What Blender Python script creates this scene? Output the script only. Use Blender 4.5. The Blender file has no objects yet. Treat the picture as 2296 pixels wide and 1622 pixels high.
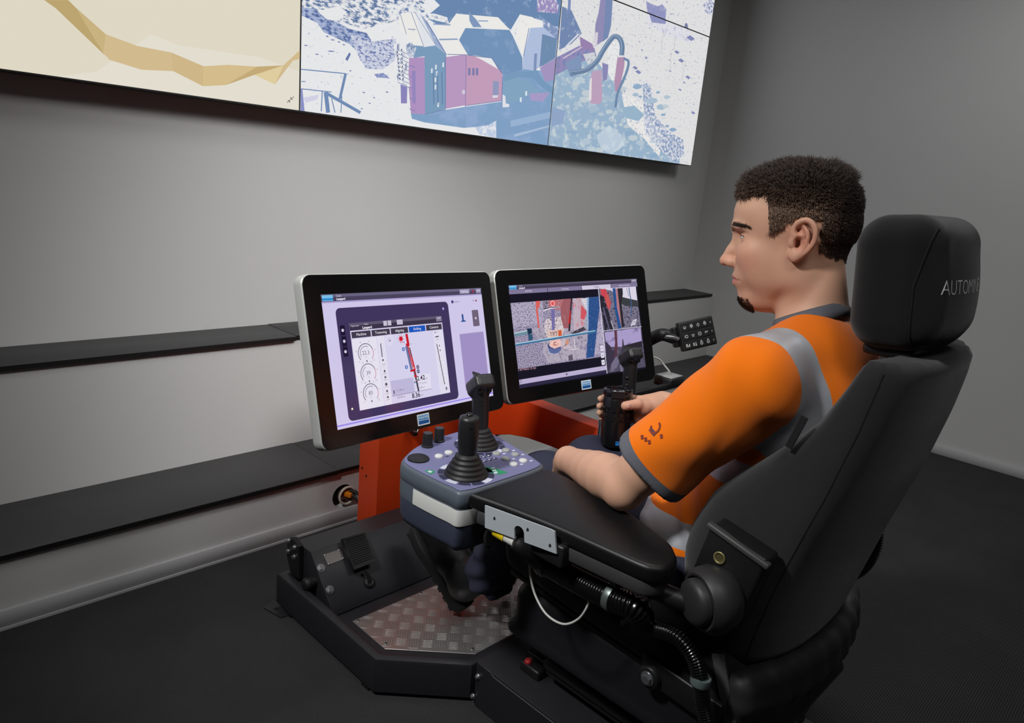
import bpy, bmesh, math, random
import numpy as np
from mathutils import Vector, Matrix

random.seed(7)
sc = bpy.context.scene
col = sc.collection

# ---------------------------------------------------------------- camera
FPX, YAW, PITCH, ROLL, CAM_H = 1625.08, .810790600, -.249494134, .0906396277, 1.22
def _cam_axes():
    f = np.array([math.sin(YAW)*math.cos(PITCH), math.cos(YAW)*math.cos(PITCH), math.sin(PITCH)])
    r0 = np.array([math.cos(YAW), -math.sin(YAW), 0.0]); u0 = np.cross(r0, f)
    r = r0*math.cos(ROLL)+u0*math.sin(ROLL); u = -r0*math.sin(ROLL)+u0*math.cos(ROLL)
    return r, u, f
CR, CU, CF = _cam_axes()
CAM = np.array([0.0, 0.0, CAM_H])
cam_d = bpy.data.cameras.new('camera'); cam = bpy.data.objects.new('camera', cam_d); col.objects.link(cam)
cam_d.sensor_width = 36.0; cam_d.lens = FPX/2296*36.0; cam_d.clip_start = .02
cam.matrix_world = Matrix(((CR[0], CU[0], -CF[0], CAM[0]), (CR[1], CU[1], -CF[1], CAM[1]), (CR[2], CU[2], -CF[2], CAM[2]), (0, 0, 0, 1)))
sc.camera = cam
sc.view_settings.view_transform = 'Standard'; sc.view_settings.look = 'None'
sc.view_settings.gamma = 1.0; sc.view_settings.use_curve_mapping = False
sc.view_settings.exposure = EXPOSURE = 0.0

# ---------------------------------------------------------------- world and lamps
wd = bpy.data.worlds.new('room_world'); sc.world = wd; wd.use_nodes = True
wd.node_tree.nodes['Background'].inputs[0].default_value = (1, 1, 1, 1)
wd.node_tree.nodes['Background'].inputs[1].default_value = .02
def area(name, loc, target, size, power, color=(1, 1, 1), spread=math.pi, sy=None):
    l = bpy.data.lights.new(name, 'AREA'); l.energy = power; l.color = color; l.size = size; l.spread = spread
    if sy: l.shape = 'RECTANGLE'; l.size_y = sy
    o = bpy.data.objects.new(name, l); col.objects.link(o); o.location = loc
    o.rotation_euler = (Vector(target)-Vector(loc)).to_track_quat('-Z', 'Y').to_euler()
    return o
def spot(name, loc, target, power, angle, blend, radius, color=(1, 1, 1)):
    l = bpy.data.lights.new(name, 'SPOT'); l.energy = power; l.color = color
    l.spot_size = math.radians(angle); l.spot_blend = blend; l.shadow_soft_size = radius
    o = bpy.data.objects.new(name, l); col.objects.link(o); o.location = loc
    o.rotation_euler = (Vector(target)-Vector(loc)).to_track_quat('-Z', 'Y').to_euler()
    return o
ROOM_H = 2.75
LAMPS = [((1.6, 1.05, ROOM_H-.03), 9), ((3.2, .4, ROOM_H-.03), 10), ((.3, -.4, ROOM_H-.03), 10)]
for (p, w) in LAMPS:
    area('ceiling_lamp_light', (p[0], p[1], p[2]-.04), (p[0], p[1], 0), .55, w, (1, .995, .985))
SPOTS = [((1.35, .10, 2.50), (1.52, 2.40, .58), 250, 53, 1.0, .42), ((-.45, .95, 2.25), (1.15, 1.05, .66), 165, 72, 1.0, .12), ((2.6, .30, 2.50), (3.05, 2.40, .90), 80, 50, 1.0, .42)]  # unseen spots added to pool light on the wall and light the man
for (p, q, w, ang, bl, rad) in SPOTS:
    spot('added_spot_light', p, q, w, ang, bl, rad, (1, .995, .985))

# ---------------------------------------------------------------- measuring helpers
def ray(px, py):
    return CR*(px-1148)/FPX-CU*(py-811)/FPX+CF
def at(px, py, ax, val):
    """point of the photograph on the plane (axis = value)"""
    d = ray(px, py); t = (val-CAM[ax])/d[ax]; return CAM+d*t
def on_plane(px, py, o, n):
    d = ray(px, py); t = ((np.asarray(o)-CAM)@n)/(d@n); return CAM+d*t

# ---------------------------------------------------------------- materials
def lin(c):
    return tuple((x/12.92 if x <= .04045 else ((x+.055)/1.055)**2.4) for x in [v/255 for v in c])
MATS = {}
def mat(name, rgb, rough=.5, metal=0.0, spec=.5, bump=0.0, bscale=200.0, var=0.0, vscale=8.0, coat=0.0, sheen=0.0, stretch=None, sss=0.0):
    if name in MATS: return MATS[name]
    m = bpy.data.materials.new(name); m.use_nodes = True; nt = m.node_tree; b = nt.nodes['Principled BSDF']
    c = lin(rgb)
    b.inputs['Base Color'].default_value = (*c, 1); b.inputs['Roughness'].default_value = rough
    b.inputs['Metallic'].default_value = metal; b.inputs['Specular IOR Level'].default_value = spec
    b.inputs['Coat Weight'].default_value = coat; b.inputs['Sheen Weight'].default_value = sheen
    if sss:
        b.inputs['Subsurface Weight'].default_value = sss; b.inputs['Subsurface Radius'].default_value = (.012, .005, .003)
    tc = nt.nodes.new('ShaderNodeTexCoord'); src = tc.outputs['Object']
    if stretch:
        mp = nt.nodes.new('ShaderNodeMapping'); mp.inputs['Scale'].default_value = stretch
        nt.links.new(src, mp.inputs['Vector']); src = mp.outputs['Vector']
    if var:
        n = nt.nodes.new('ShaderNodeTexNoise'); n.inputs['Scale'].default_value = vscale; n.inputs['Detail'].default_value = 4
        nt.links.new(src, n.inputs['Vector'])
        mx = nt.nodes.new('ShaderNodeMix'); mx.data_type = 'RGBA'
        mx.inputs['A'].default_value = (*[max(0, v*(1-var)) for v in c], 1); mx.inputs['B'].default_value = (*[min(1, v*(1+var)) for v in c], 1)
        nt.links.new(n.outputs['Fac'], mx.inputs['Factor']); nt.links.new(mx.outputs['Result'], b.inputs['Base Color'])
    if bump:
        n = nt.nodes.new('ShaderNodeTexNoise'); n.inputs['Scale'].default_value = bscale; n.inputs['Detail'].default_value = 3
        nt.links.new(src, n.inputs['Vector'])
        bp = nt.nodes.new('ShaderNodeBump'); bp.inputs['Strength'].default_value = bump; bp.inputs['Distance'].default_value = .002
        nt.links.new(n.outputs['Fac'], bp.inputs['Height']); nt.links.new(bp.outputs['Normal'], b.inputs['Normal'])
    MATS[name] = m
    return m
def mat_screen(name, strength):
    """picture on a lit display: two colours per face mixed by a noise threshold"""
    m = bpy.data.materials.new(name); m.use_nodes = True; nt = m.node_tree; nt.nodes.remove(nt.nodes['Principled BSDF'])
    out = nt.nodes['Material Output']; em = nt.nodes.new('ShaderNodeEmission'); em.inputs['Strength'].default_value = strength
    a = nt.nodes.new('ShaderNodeAttribute'); a.attribute_name = 'ca'
    b = nt.nodes.new('ShaderNodeAttribute'); b.attribute_name = 'cb'
    uv = nt.nodes.new('ShaderNodeUVMap'); uv.uv_map = 'canvas'
    n = nt.nodes.new('ShaderNodeTexNoise'); n.inputs['Scale'].default_value = 1.0; n.inputs['Detail'].default_value = 9; n.inputs['Roughness'].default_value = .68
    nt.links.new(uv.outputs['UV'], n.inputs['Vector'])
    ad = nt.nodes.new('ShaderNodeMath'); ad.operation = 'ADD'; nt.links.new(n.outputs['Fac'], ad.inputs[0]); nt.links.new(b.outputs['Alpha'], ad.inputs[1])
    mr = nt.nodes.new('ShaderNodeMapRange'); mr.inputs['From Min'].default_value = .96; mr.inputs['From Max'].default_value = 1.06; mr.clamp = True
    nt.links.new(ad.outputs['Value'], mr.inputs['Value'])
    mx = nt.nodes.new('ShaderNodeMix'); mx.data_type = 'RGBA'
    nt.links.new(mr.outputs['Result'], mx.inputs['Factor']); nt.links.new(a.outputs['Color'], mx.inputs['A']); nt.links.new(b.outputs['Color'], mx.inputs['B'])
    nt.links.new(mx.outputs['Result'], em.inputs['Color'])
    gl = nt.nodes.new('ShaderNodeBsdfGlossy'); gl.inputs['Roughness'].default_value = .12; gl.inputs['Color'].default_value = (.05, .05, .05, 1)
    sh = nt.nodes.new('ShaderNodeAddShader'); nt.links.new(em.outputs[0], sh.inputs[0]); nt.links.new(gl.outputs[0], sh.inputs[1])
    nt.links.new(sh.outputs[0], out.inputs['Surface'])
    MATS[name] = m
    return m

# ---------------------------------------------------------------- object helpers
def tag(o, label=None, cat=None, group=None, kind=None):
    if label: o['label'] = label
    if cat: o['category'] = cat
    if group: o['group'] = group
    if kind: o['kind'] = kind
    return o
def empty(name, loc, label, cat, group=None):
    o = bpy.data.objects.new(name, None); col.objects.link(o); o.location = loc; o.empty_display_size = .05
    return tag(o, label, cat, group)
def link(name, me, m, parent=None):
    o = bpy.data.objects.new(name, me); col.objects.link(o)
    if m is not None and not me.materials: me.materials.append(m)
    if parent is not None:
        o.parent = parent
        if parent.type == 'EMPTY': o.matrix_parent_inverse = Matrix.Translation(-Vector(parent.location))
    return o
def copy_tree(src, delta, parent=None):
    """a thing with copies of its parts and sub-parts, moved by delta"""
    c = src.copy(); col.objects.link(c)
    if parent is None: c.location = Vector(src.location)+Vector(delta)
    else: c.parent = parent
    for ch in list(src.children): copy_tree(ch, delta, c)
    return c
class MB:
    """collects pieces in world coordinates into one mesh"""
    def __init__(s): s.v = []; s.f = []; s.sm = []
    def add(s, v, f, smooth=False):
        k = len(s.v); s.v += [tuple(map(float, p)) for p in v]; s.f += [tuple(i+k for i in q) for q in f]; s.sm += [smooth]*len(f); return s
    def box(s, c, d, M=None, bev=0.0, seg=2):
        bm = bmesh.new(); bmesh.ops.create_cube(bm, size=1); bmesh.ops.scale(bm, vec=d, verts=bm.verts)
        if bev > 0: bmesh.ops.bevel(bm, geom=bm.edges[:]+bm.verts[:], offset=bev, segments=seg, profile=.5, affect='EDGES')
        if M is not None: bmesh.ops.transform(bm, matrix=M, verts=bm.verts)
        bmesh.ops.translate(bm, vec=c, verts=bm.verts)
        return s.frombm(bm, bev > 0)
    def frombm(s, bm, smooth=False):
        bm.verts.index_update(); v = [x.co[:] for x in bm.verts]; f = [[q.index for q in x.verts] for x in bm.faces]; bm.free(); return s.add(v, f, smooth)
    def prism(s, poly, o, ux, uy, un, h, bev=0.0, seg=2, bev_top=False):
        """2-D polygon (in ux,uy from o) extruded h along un"""
        o, ux, uy, un = map(np.asarray, (o, ux, uy, un)); bm = bmesh.new()
        lo = [bm.verts.new(tuple(o+ux*a+uy*b)) for a, b in poly]; hi = [bm.verts.new(tuple(o+ux*a+uy*b+un*h)) for a, b in poly]
        n = len(poly); fl = bm.faces.new(lo[::-1]); ft = bm.faces.new(hi)
        for i in range(n): bm.faces.new((lo[i], lo[(i+1) % n], hi[(i+1) % n], hi[i]))
        bmesh.ops.recalc_face_normals(bm, faces=bm.faces[:])
        if bev > 0:
            e = list(ft.edges) if bev_top else list(ft.edges)+list(fl.edges)
            bmesh.ops.bevel(bm, geom=e, offset=bev, segments=seg, profile=.5, affect='EDGES')
        bmesh.ops.triangulate(bm, faces=[f for f in bm.faces if len(f.verts) > 4])
        return s.frombm(bm, False)
    def tube(s, pts, r, n=10, caps=True, closed=False):
        P = [np.asarray(p, float) for p in pts]; m = len(P); R = r if hasattr(r, '__len__') else [r]*m
        up = None; rings = []
        for i in range(m):
            a = P[i-1] if i > 0 else (P[-1] if closed else P[0]); b = P[(i+1) % m] if (i < m-1 or closed) else P[-1]
            t = b-a; t = t/(np.linalg.norm(t)+1e-12)
            if up is None:
                q = np.array([0, 0, 1.]) if abs(t[2]) < .9 else np.array([1., 0, 0])
            else: q = up
            x = np.cross(q, t); x /= np.linalg.norm(x)+1e-12; y = np.cross(t, x); up = y
            rings.append([P[i]+(x*math.cos(k*2*math.pi/n)+y*math.sin(k*2*math.pi/n))*R[i] for k in range(n)])
        v = [p for g in rings for p in g]; f = []
        for i in range(m if closed else m-1):
            j = (i+1) % m
            for k in range(n): f.append((i*n+k, i*n+(k+1) % n, j*n+(k+1) % n, j*n+k))
        s.add(v, f, True)
        if caps and not closed:
            s.add(rings[0], [tuple(range(n))[::-1]]); s.add(rings[-1], [tuple(range(n))])
        return s
    def lathe(s, prof, o, axis, n=32, ref=None, smooth=True):
        """prof: list of (radius, height along axis)"""
        o = np.asarray(o, float); a = np.asarray(axis, float); a /= np.linalg.norm(a)
        q = np.array([1., 0, 0]) if abs(a[0]) < .9 else np.array([0, 1., 0])
        x = np.cross(q, a); x /= np.linalg.norm(x); y = np.cross(a, x); v = []; f = []
        for r, h in prof:
            for k in range(n):
                t = 2*math.pi*k/n; v.append(o+a*h+(x*math.cos(t)+y*math.sin(t))*max(r, 1e-5))
        for i in range(len(prof)-1):
            for k in range(n): f.append((i*n+k, i*n+(k+1) % n, (i+1)*n+(k+1) % n, (i+1)*n+k))
        s.add(v, f, smooth)
        if prof[0][0] > 1e-4: s.add(v[:n], [tuple(range(n))[::-1]])
        if prof[-1][0] > 1e-4: s.add(v[-n:], [tuple(range(n))])
        return s
    def mesh(s, name):
        me = bpy.data.meshes.new(name); me.from_pydata(s.v, [], s.f)
        me.polygons.foreach_set('use_smooth', s.sm); me.validate(); me.update()
        return me
    def build(s, name, m, parent=None):
        return link(name, s.mesh(name), m, parent)
def auto_smooth(o, deg=35):
    """smooth shading with sharp edges kept"""
    me = o.data; bm = bmesh.new(); bm.from_mesh(me); bmesh.ops.remove_doubles(bm, verts=bm.verts, dist=1e-5)
    for f in bm.faces: f.smooth = True
    for e in bm.edges:
        if len(e.link_faces) == 2 and e.calc_face_angle(0) > math.radians(deg): e.smooth = False
    bm.to_mesh(me); bm.free(); return o
def rot(axis, deg): return Matrix.Rotation(math.radians(deg), 4, axis)
def frame(x, y, z):
    return Matrix(((x[0], y[0], z[0], 0), (x[1], y[1], z[1], 0), (x[2], y[2], z[2], 0), (0, 0, 0, 1)))
def catmull(pts, n=8):
    P = [np.asarray(p, float) for p in pts]; P = [2*P[0]-P[1]]+P+[2*P[-1]-P[-2]]; out = []
    for i in range(1, len(P)-2):
        for k in range(n):
            t = k/n; out.append(.5*((2*P[i])+(P[i+1]-P[i-1])*t+(2*P[i-1]-5*P[i]+4*P[i+1]-P[i+2])*t*t+(3*P[i]-P[i-1]-3*P[i+1]+P[i+2])*t**3))
    out.append(P[-2]); return out
def ribbed(pts, r, depth, pitch, n=12):
    """corrugated hose: path and radii"""
    C = catmull(pts, 24); L = [0]
    for a, b in zip(C, C[1:]): L.append(L[-1]+float(np.linalg.norm(b-a)))
    N = int(L[-1]/pitch*4); out = []; R = []
    for i in range(N+1):
        s = L[-1]*i/N; j = min(max(np.searchsorted(L, s)-1, 0), len(C)-2); t = (s-L[j])/max(L[j+1]-L[j], 1e-9)
        out.append(C[j]*(1-t)+C[j+1]*t); R.append(r+depth*(1 if i % 4 in (0, 1) else -1))
    return MB().tube(out, R, n)
def text_mesh(txt, size, bold=0.0):
    cu = bpy.data.curves.new('lettering', 'FONT'); cu.body = txt; cu.size = size; cu.align_x = 'CENTER'; cu.align_y = 'CENTER'; cu.offset = bold; cu.resolution_u = 3
    o = bpy.data.objects.new('lettering', cu); col.objects.link(o)
    me = bpy.data.meshes.new_from_object(o.evaluated_get(bpy.context.evaluated_depsgraph_get()))
    v = [tuple(x.co) for x in me.vertices]; f = [tuple(p.vertices) for p in me.polygons]
    bpy.data.objects.remove(o); bpy.data.curves.remove(cu); bpy.data.meshes.remove(me)
    return v, f

# ---------------------------------------------------------------- flat pictures on displays
class Canvas:
    """flat print in metres on a rectangle: o = top left, u right, v down, n out"""
    def __init__(s, o, u, v, n, step=.00012):
        s.o, s.u, s.v, s.n = map(np.asarray, (o, u, v, n)); s.st = step; s.V = []; s.F = []; s.A = []; s.B = []; s.UV = []; s.fs = None
    def poly(s, pts, ca, cb=None, amt=0.0, lay=1, sc=(60, 60), off=(0, 0)):
        k = len(s.V); ca_ = (*lin(ca), 1) if ca is not None else None; cb_ = lin(cb) if cb is not None else lin(ca)
        for a, b in pts: s.V.append(tuple(s.o+s.u*a+s.v*b+s.n*(s.st*lay)))
        s.F.append(tuple(range(k, k+len(pts))))
        am = amt if hasattr(amt, '__len__') else [amt]*len(pts)
        for (a, b), t in zip(pts, am):
            s.A.append(ca_); s.B.append((*cb_, t)); s.UV.append((a*sc[0]+off[0], b*sc[1]+off[1]))
        return s
    def rect(s, x0, y0, x1, y1, ca, **k): return s.poly([(x0, y0), (x1, y0), (x1, y1), (x0, y1)], ca, **k)
    def disc(s, x, y, r, ca, n=18, lay=2, ry=None, **k): return s.poly([(x+r*math.cos(i*2*math.pi/n), y+(ry or r)*math.sin(i*2*math.pi/n)) for i in range(n)], ca, lay=lay, **k)
    def arc(s, x, y, r, w, a0, a1, ca, n=24, lay=2):
        for i in range(n):
            t0, t1 = [math.radians(a0+(a1-a0)*j/n) for j in (i, i+1)]
            s.poly([(x+r*math.cos(t0), y+r*math.sin(t0)), (x+r*math.cos(t1), y+r*math.sin(t1)), (x+(r-w)*math.cos(t1), y+(r-w)*math.sin(t1)), (x+(r-w)*math.cos(t0), y+(r-w)*math.sin(t0))], ca, lay=lay)
        return s
    def line(s, pts, w, ca, lay=2, **k):
        for (a, b), (c, d) in zip(pts, pts[1:]):
            L = math.hypot(c-a, d-b) or 1e-9; nx, ny = -(d-b)/L*w/2, (c-a)/L*w/2
            s.poly([(a+nx, b+ny), (c+nx, d+ny), (c-nx, d-ny), (a-nx, b-ny)], ca, lay=lay, **k)
        return s
    def text(s, x, y, txt, size, ca, lay=3, bold=0.0):
        v, f = text_mesh(txt, size, bold); k = len(s.V); c = (*lin(ca), 1)
        for p in v: s.V.append(tuple(s.o+s.u*(x+p[0])+s.v*(y-p[1])+s.n*(s.st*lay)))
        for q in f:
            s.F.append(tuple(i+k for i in q))
            for i in q: s.A.append(c); s.B.append((*lin(ca), 0)); s.UV.append((0, 0))
        return s
    def build(s, name, m, parent=None):
        me = bpy.data.meshes.new(name); me.from_pydata(s.V, [], s.F)
        a = me.attributes.new('ca', 'FLOAT_COLOR', 'CORNER'); b = me.attributes.new('cb', 'FLOAT_COLOR', 'CORNER'); uv = me.uv_layers.new(name='canvas')
        a.data.foreach_set('color', np.array(s.A, 'f').ravel()); b.data.foreach_set('color', np.array(s.B, 'f').ravel())
        uv.data.foreach_set('uv', np.array(s.UV, 'f').ravel()); me.update()
        return link(name, me, m, parent)
def homography(src, dst):
    A = []
    for (x, y), (u, v) in zip(src, dst):
        A += [[x, y, 1, 0, 0, 0, -u*x, -u*y, -u], [0, 0, 0, x, y, 1, -v*x, -v*y, -v]]
    return np.linalg.svd(np.array(A, float))[2][-1].reshape(3, 3)
def hmap(H, p):
    q = H@np.array([p[0], p[1], 1.0]); return (q[0]/q[2], q[1]/q[2])

# ---------------------------------------------------------------- soft shapes: distance fields meshed on a sparse grid
def smin(a, b, k):
    h = np.maximum(k-np.abs(a-b), 0)/k; return np.minimum(a, b)-h*h*k*.25
def smax(a, b, k): return -smin(-a, -b, k)
class Soft:
    def __init__(s): s.ops = []
    def op(s, fn, lo, hi, k=.02, mode='u'): s.ops.append((fn, np.asarray(lo, float), np.asarray(hi, float), k, mode)); return s
    def cone(s, a, b, ra, rb, k=.02, mode='u', sq=None):
        a, b = np.asarray(a, float), np.asarray(b, float); ab = b-a; L2 = ab@ab; r = max(ra, rb)
        def fn(p):
            q = p-a; t = np.clip((q@ab)/L2, 0, 1); d = q-t[..., None]*ab; return np.sqrt((d*d).sum(-1))-(ra+(rb-ra)*t)
        return s.op(fn, np.minimum(a, b)-r, np.maximum(a, b)+r, k, mode)
    def ell(s, c, r, k=.02, mode='u', M=None):
        c, r = np.asarray(c, float), np.asarray(r, float); Mi = None if M is None else np.array(M.to_3x3() if hasattr(M, 'to_3x3') else M)
        def fn(p):
            q = p-c
            if Mi is not None: q = q@Mi
            k0 = np.sqrt(((q/r)**2).sum(-1)); k1 = np.sqrt(((q/(r*r))**2).sum(-1))+1e-9; return k0*(k0-1)/k1
        e = r if M is None else np.full(3, r.max()); return s.op(fn, c-e, c+e, k, mode)
    def rbox(s, c, h, r, k=.02, mode='u', M=None):
        c, h = np.asarray(c, float), np.asarray(h, float); Mi = None if M is None else np.array(M.to_3x3() if hasattr(M, 'to_3x3') else M)
        def fn(p):
            q = p-c
            if Mi is not None: q = q@Mi
            q = np.abs(q)-(h-r); return np.sqrt((np.maximum(q, 0)**2).sum(-1))+np.minimum(q.max(-1), 0)-r
        e = h if M is None else np.full(3, np.linalg.norm(h)); return s.op(fn, c-e, c+e, k, mode)
    def plane(s, o, n, k=.004):
        """keeps the side the normal points away from"""
        o, n = np.asarray(o, float), np.asarray(n, float); n = n/np.linalg.norm(n)
        return s.op(lambda p: (p-o)@n, [-9]*3, [9]*3, k, 'i')
    def ev(s, P, lo, hi):
        """P: (nb, m, 3) points of blocks with bounds lo, hi"""
        D = np.full(P.shape[:2], 9.0)
        for fn, a, b, k, mode in s.ops:
            g = k+.012
            sel = np.all((hi >= a-g) & (lo <= b+g), axis=1)
            if not sel.any(): continue
            d = fn(P[sel])
            if mode == 'u': D[sel] = smin(D[sel], d, k)
            elif mode == 's': D[sel] = smax(D[sel], -d, k)
            elif mode == 'd': D[sel] = D[sel]+d
            else: D[sel] = smax(D[sel], d, k)
        return D
    def mesh(s, name, h=.004, B=8, slack=1.7):
        lo = np.min([o[1] for o in s.ops if o[4] == 'u'], axis=0)-3*h; hi = np.max([o[2] for o in s.ops if o[4] == 'u'], axis=0)+3*h
        nb = np.ceil((hi-lo)/(h*B)).astype(int)+1
        bi = np.stack(np.meshgrid(*[np.arange(n) for n in nb], indexing='ij'), -1).reshape(-1, 3)
        ctr = lo+(bi+.5)*h*B; half = h*B/2
        keep = []
        for i in range(0, len(ctr), 200000):
            c = ctr[i:i+200000]; D = s.ev(c[:, None, :], c-half, c+half)[:, 0]; keep.append(np.abs(D) < half*1.7321*slack+.004)
        bi = bi[np.concatenate(keep)]
        g = np.stack(np.meshgrid(*[np.arange(B+1)]*3, indexing='ij'), -1).reshape(-1, 3)
        Vk, Vp, E = [], [], []; S = np.array([nb[1]*B+2, nb[2]*B+2]); key = lambda c: (c[..., 0]*S[0]+c[..., 1])*S[1]+c[..., 2]
        for i in range(0, len(bi), 4000):
            b = bi[i:i+4000]; gi = b[:, None, :]*B+g[None]; P = lo+gi*h
            D = s.ev(P, P[:, 0], P[:, -1]).reshape(-1, B+1, B+1, B+1); neg = D < 0
            cnt = np.zeros((len(b), B, B, B), int); acc = np.zeros((len(b), B, B, B, 3))
            for ax in range(3):
                o1, o2 = [a for a in range(3) if a != ax]
                sl0 = [slice(None)]*4; sl1 = [slice(None)]*4; sl0[ax+1] = slice(0, B); sl1[ax+1] = slice(1, B+1)
                d0, d1 = D[tuple(sl0)], D[tuple(sl1)]; cr = (d0 < 0) != (d1 < 0); t = np.where(cr, d0/np.where(cr, d0-d1, 1), 0)
                for x in (0, 1):
                    for y in (0, 1):
                        q = [slice(None)]*4; q[o1+1] = slice(x, x+B); q[o2+1] = slice(y, y+B); q = tuple(q)
                        c = cr[q]; cnt += c; acc[..., ax] += np.where(c, t[q], 0); acc[..., o1] += c*x; acc[..., o2] += c*y
                # faces: edges starting inside this block
                q = [slice(None)]*4; q[o1+1] = slice(0, B); q[o2+1] = slice(0, B); c = cr[tuple(q)]; w = np.argwhere(c)
                if len(w):
                    base = b[w[:, 0]]*B+w[:, 1:]; E.append(np.concatenate([base, np.full((len(w), 1), ax), (d0[tuple(q)][c] < 0).astype(int)[:, None]], 1))
            w = np.argwhere(cnt > 0)
            if len(w):
                ci = b[w[:, 0]]*B+w[:, 1:]; m = (w[:, 0], w[:, 1], w[:, 2], w[:, 3])
                Vk.append(key(ci)); Vp.append(lo+(ci+acc[m]/cnt[m][:, None])*h)
        Vk = np.concatenate(Vk); Vp = np.concatenate(Vp); od = np.argsort(Vk); Vk = Vk[od]; Vp = Vp[od]; E = np.concatenate(E)
        F = []
        for ax in range(3):
            e = E[E[:, 3] == ax]; o1, o2 = (ax+1) % 3, (ax+2) % 3; c = e[:, :3]
            d1 = np.zeros(3, int); d1[o1] = 1; d2 = np.zeros(3, int); d2[o2] = 1
            ks = [key(c), key(c-d1), key(c-d1-d2), key(c-d2)]; ids = []; ok = np.ones(len(c), bool)
            for k_ in ks:
                j = np.clip(np.searchsorted(Vk, k_), 0, len(Vk)-1); ok &= Vk[j] == k_; ids.append(j)
            q = np.stack(ids, 1); fl = e[:, 4] == 0; q[fl] = q[fl][:, ::-1]; F.append(q[ok])
        F = np.concatenate(F)
        me = bpy.data.meshes.new(name); me.vertices.add(len(Vp)); me.vertices.foreach_set('co', Vp.astype('f').ravel())
        me.loops.add(F.size); me.loops.foreach_set('vertex_index', F.astype('i').ravel())
        me.polygons.add(len(F)); me.polygons.foreach_set('loop_start', np.arange(0, F.size, 4, dtype='i')); me.polygons.foreach_set('loop_total', np.full(len(F), 4, 'i'))
        me.polygons.foreach_set('use_smooth', np.ones(len(F), bool)); me.update(calc_edges=True); me.validate()
        return me
    def build(s, name, m, parent=None, h=.004, **k): return link(name, s.mesh(name, h, **k), m, parent)
# ================================================================ the room
Y1, Y2, Y3, XR = 1.983, 2.271, 2.467, 4.215         # three wall steps below the video wall, right wall
XL, YB = -2.6, -3.0
Z1, Z2 = .207, .610                                   # tops of the two ledges
m_wall = mat('painted_wall', (196, 196, 195), .85, var=.03, vscale=3.0, bump=.05, bscale=350)
m_base = mat('grey_skirting', (178, 178, 180), .55)
m_ledge = mat('dark_laminate', (58, 58, 59), .55, var=.05, vscale=25)
m_ceil = mat('ceiling_paint', (92, 92, 92), .9); m_dwall = mat('dark_grey_wall', (104, 104, 104), .9)

def mat_carpet():
    m = bpy.data.materials.new('ribbed_carpet'); m.use_nodes = True; nt = m.node_tree; b = nt.nodes['Principled BSDF']
    b.inputs['Roughness'].default_value = .95; b.inputs['Specular IOR Level'].default_value = .1
    tc = nt.nodes.new('ShaderNodeTexCoord')
    w = nt.nodes.new('ShaderNodeTexWave'); w.wave_type = 'BANDS'; w.bands_direction = 'Y'; w.inputs['Scale'].default_value = 55; w.inputs['Distortion'].default_value = .35; w.inputs['Detail'].default_value = 2; w.inputs['Detail Scale'].default_value = 6
    n = nt.nodes.new('ShaderNodeTexNoise'); n.inputs['Scale'].default_value = 420; n.inputs['Detail'].default_value = 3
    n2 = nt.nodes.new('ShaderNodeTexNoise'); n2.inputs['Scale'].default_value = 5; n2.inputs['Detail'].default_value = 3
    for t in (w, n, n2): nt.links.new(tc.outputs['Object'], t.inputs['Vector'])
    mul = nt.nodes.new('ShaderNodeMath'); mul.operation = 'MULTIPLY'; nt.links.new(w.outputs['Fac'], mul.inputs[0]); nt.links.new(n.outputs['Fac'], mul.inputs[1])
    r = nt.nodes.new('ShaderNodeValToRGB'); r.color_ramp.elements[0].color = (*lin((48, 48, 49)), 1); r.color_ramp.elements[1].color = (*lin((78, 78, 79)), 1); r.color_ramp.elements[1].position = .62
    nt.links.new(mul.outputs[0], r.inputs['Fac'])
    mx = nt.nodes.new('ShaderNodeMix'); mx.data_type = 'RGBA'; mx.blend_type = 'MULTIPLY'; mx.inputs['Factor'].default_value = .35
    nt.links.new(r.outputs['Color'], mx.inputs['A']); nt.links.new(n2.outputs['Fac'], mx.inputs['B']); nt.links.new(mx.outputs['Result'], b.inputs['Base Color'])
    bp = nt.nodes.new('ShaderNodeBump'); bp.inputs['Strength'].default_value = .6; bp.inputs['Distance'].default_value = .002
    nt.links.new(mul.outputs[0], bp.inputs['Height']); nt.links.new(bp.outputs['Normal'], b.inputs['Normal'])
    return m
def struct(name, mb, m): return tag(mb.build(name, m), kind='structure')
# carpet in two strips with the joint seen at the left
struct('floor', MB().box(((XL+XR)/2, (YB+Y3)/2, -.05), (XR-XL+.2, Y3-YB+.2, .1)), mat_carpet())
struct('ceiling', MB().box(((XL+XR)/2, (YB+Y3)/2, ROOM_H+.05), (XR-XL+.2, Y3-YB+.2, .1)), m_ceil)
struct('wall_front', MB().box(((XL+XR)/2, Y3+.05, ROOM_H/2), (XR-XL+.2, .1, ROOM_H)), m_wall)
struct('wall_right', MB().box((XR+.05, (YB+Y3)/2, ROOM_H/2), (.1, Y3-YB+.2, ROOM_H)), m_wall)
struct('wall_left', MB().box((XL-.05, (YB+Y3)/2, ROOM_H/2), (.1, Y3-YB+.2, ROOM_H)), m_dwall)
struct('wall_back', MB().box(((XL+XR)/2, YB-.05, ROOM_H/2), (XR-XL+.2, .1, ROOM_H)), m_dwall)
struct('wall_front_middle', MB().box(((XL+XR)/2, (Y2+Y3)/2, (Z2-.017)/2), (XR-XL, Y3-Y2, Z2-.017)), m_wall)
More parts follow.
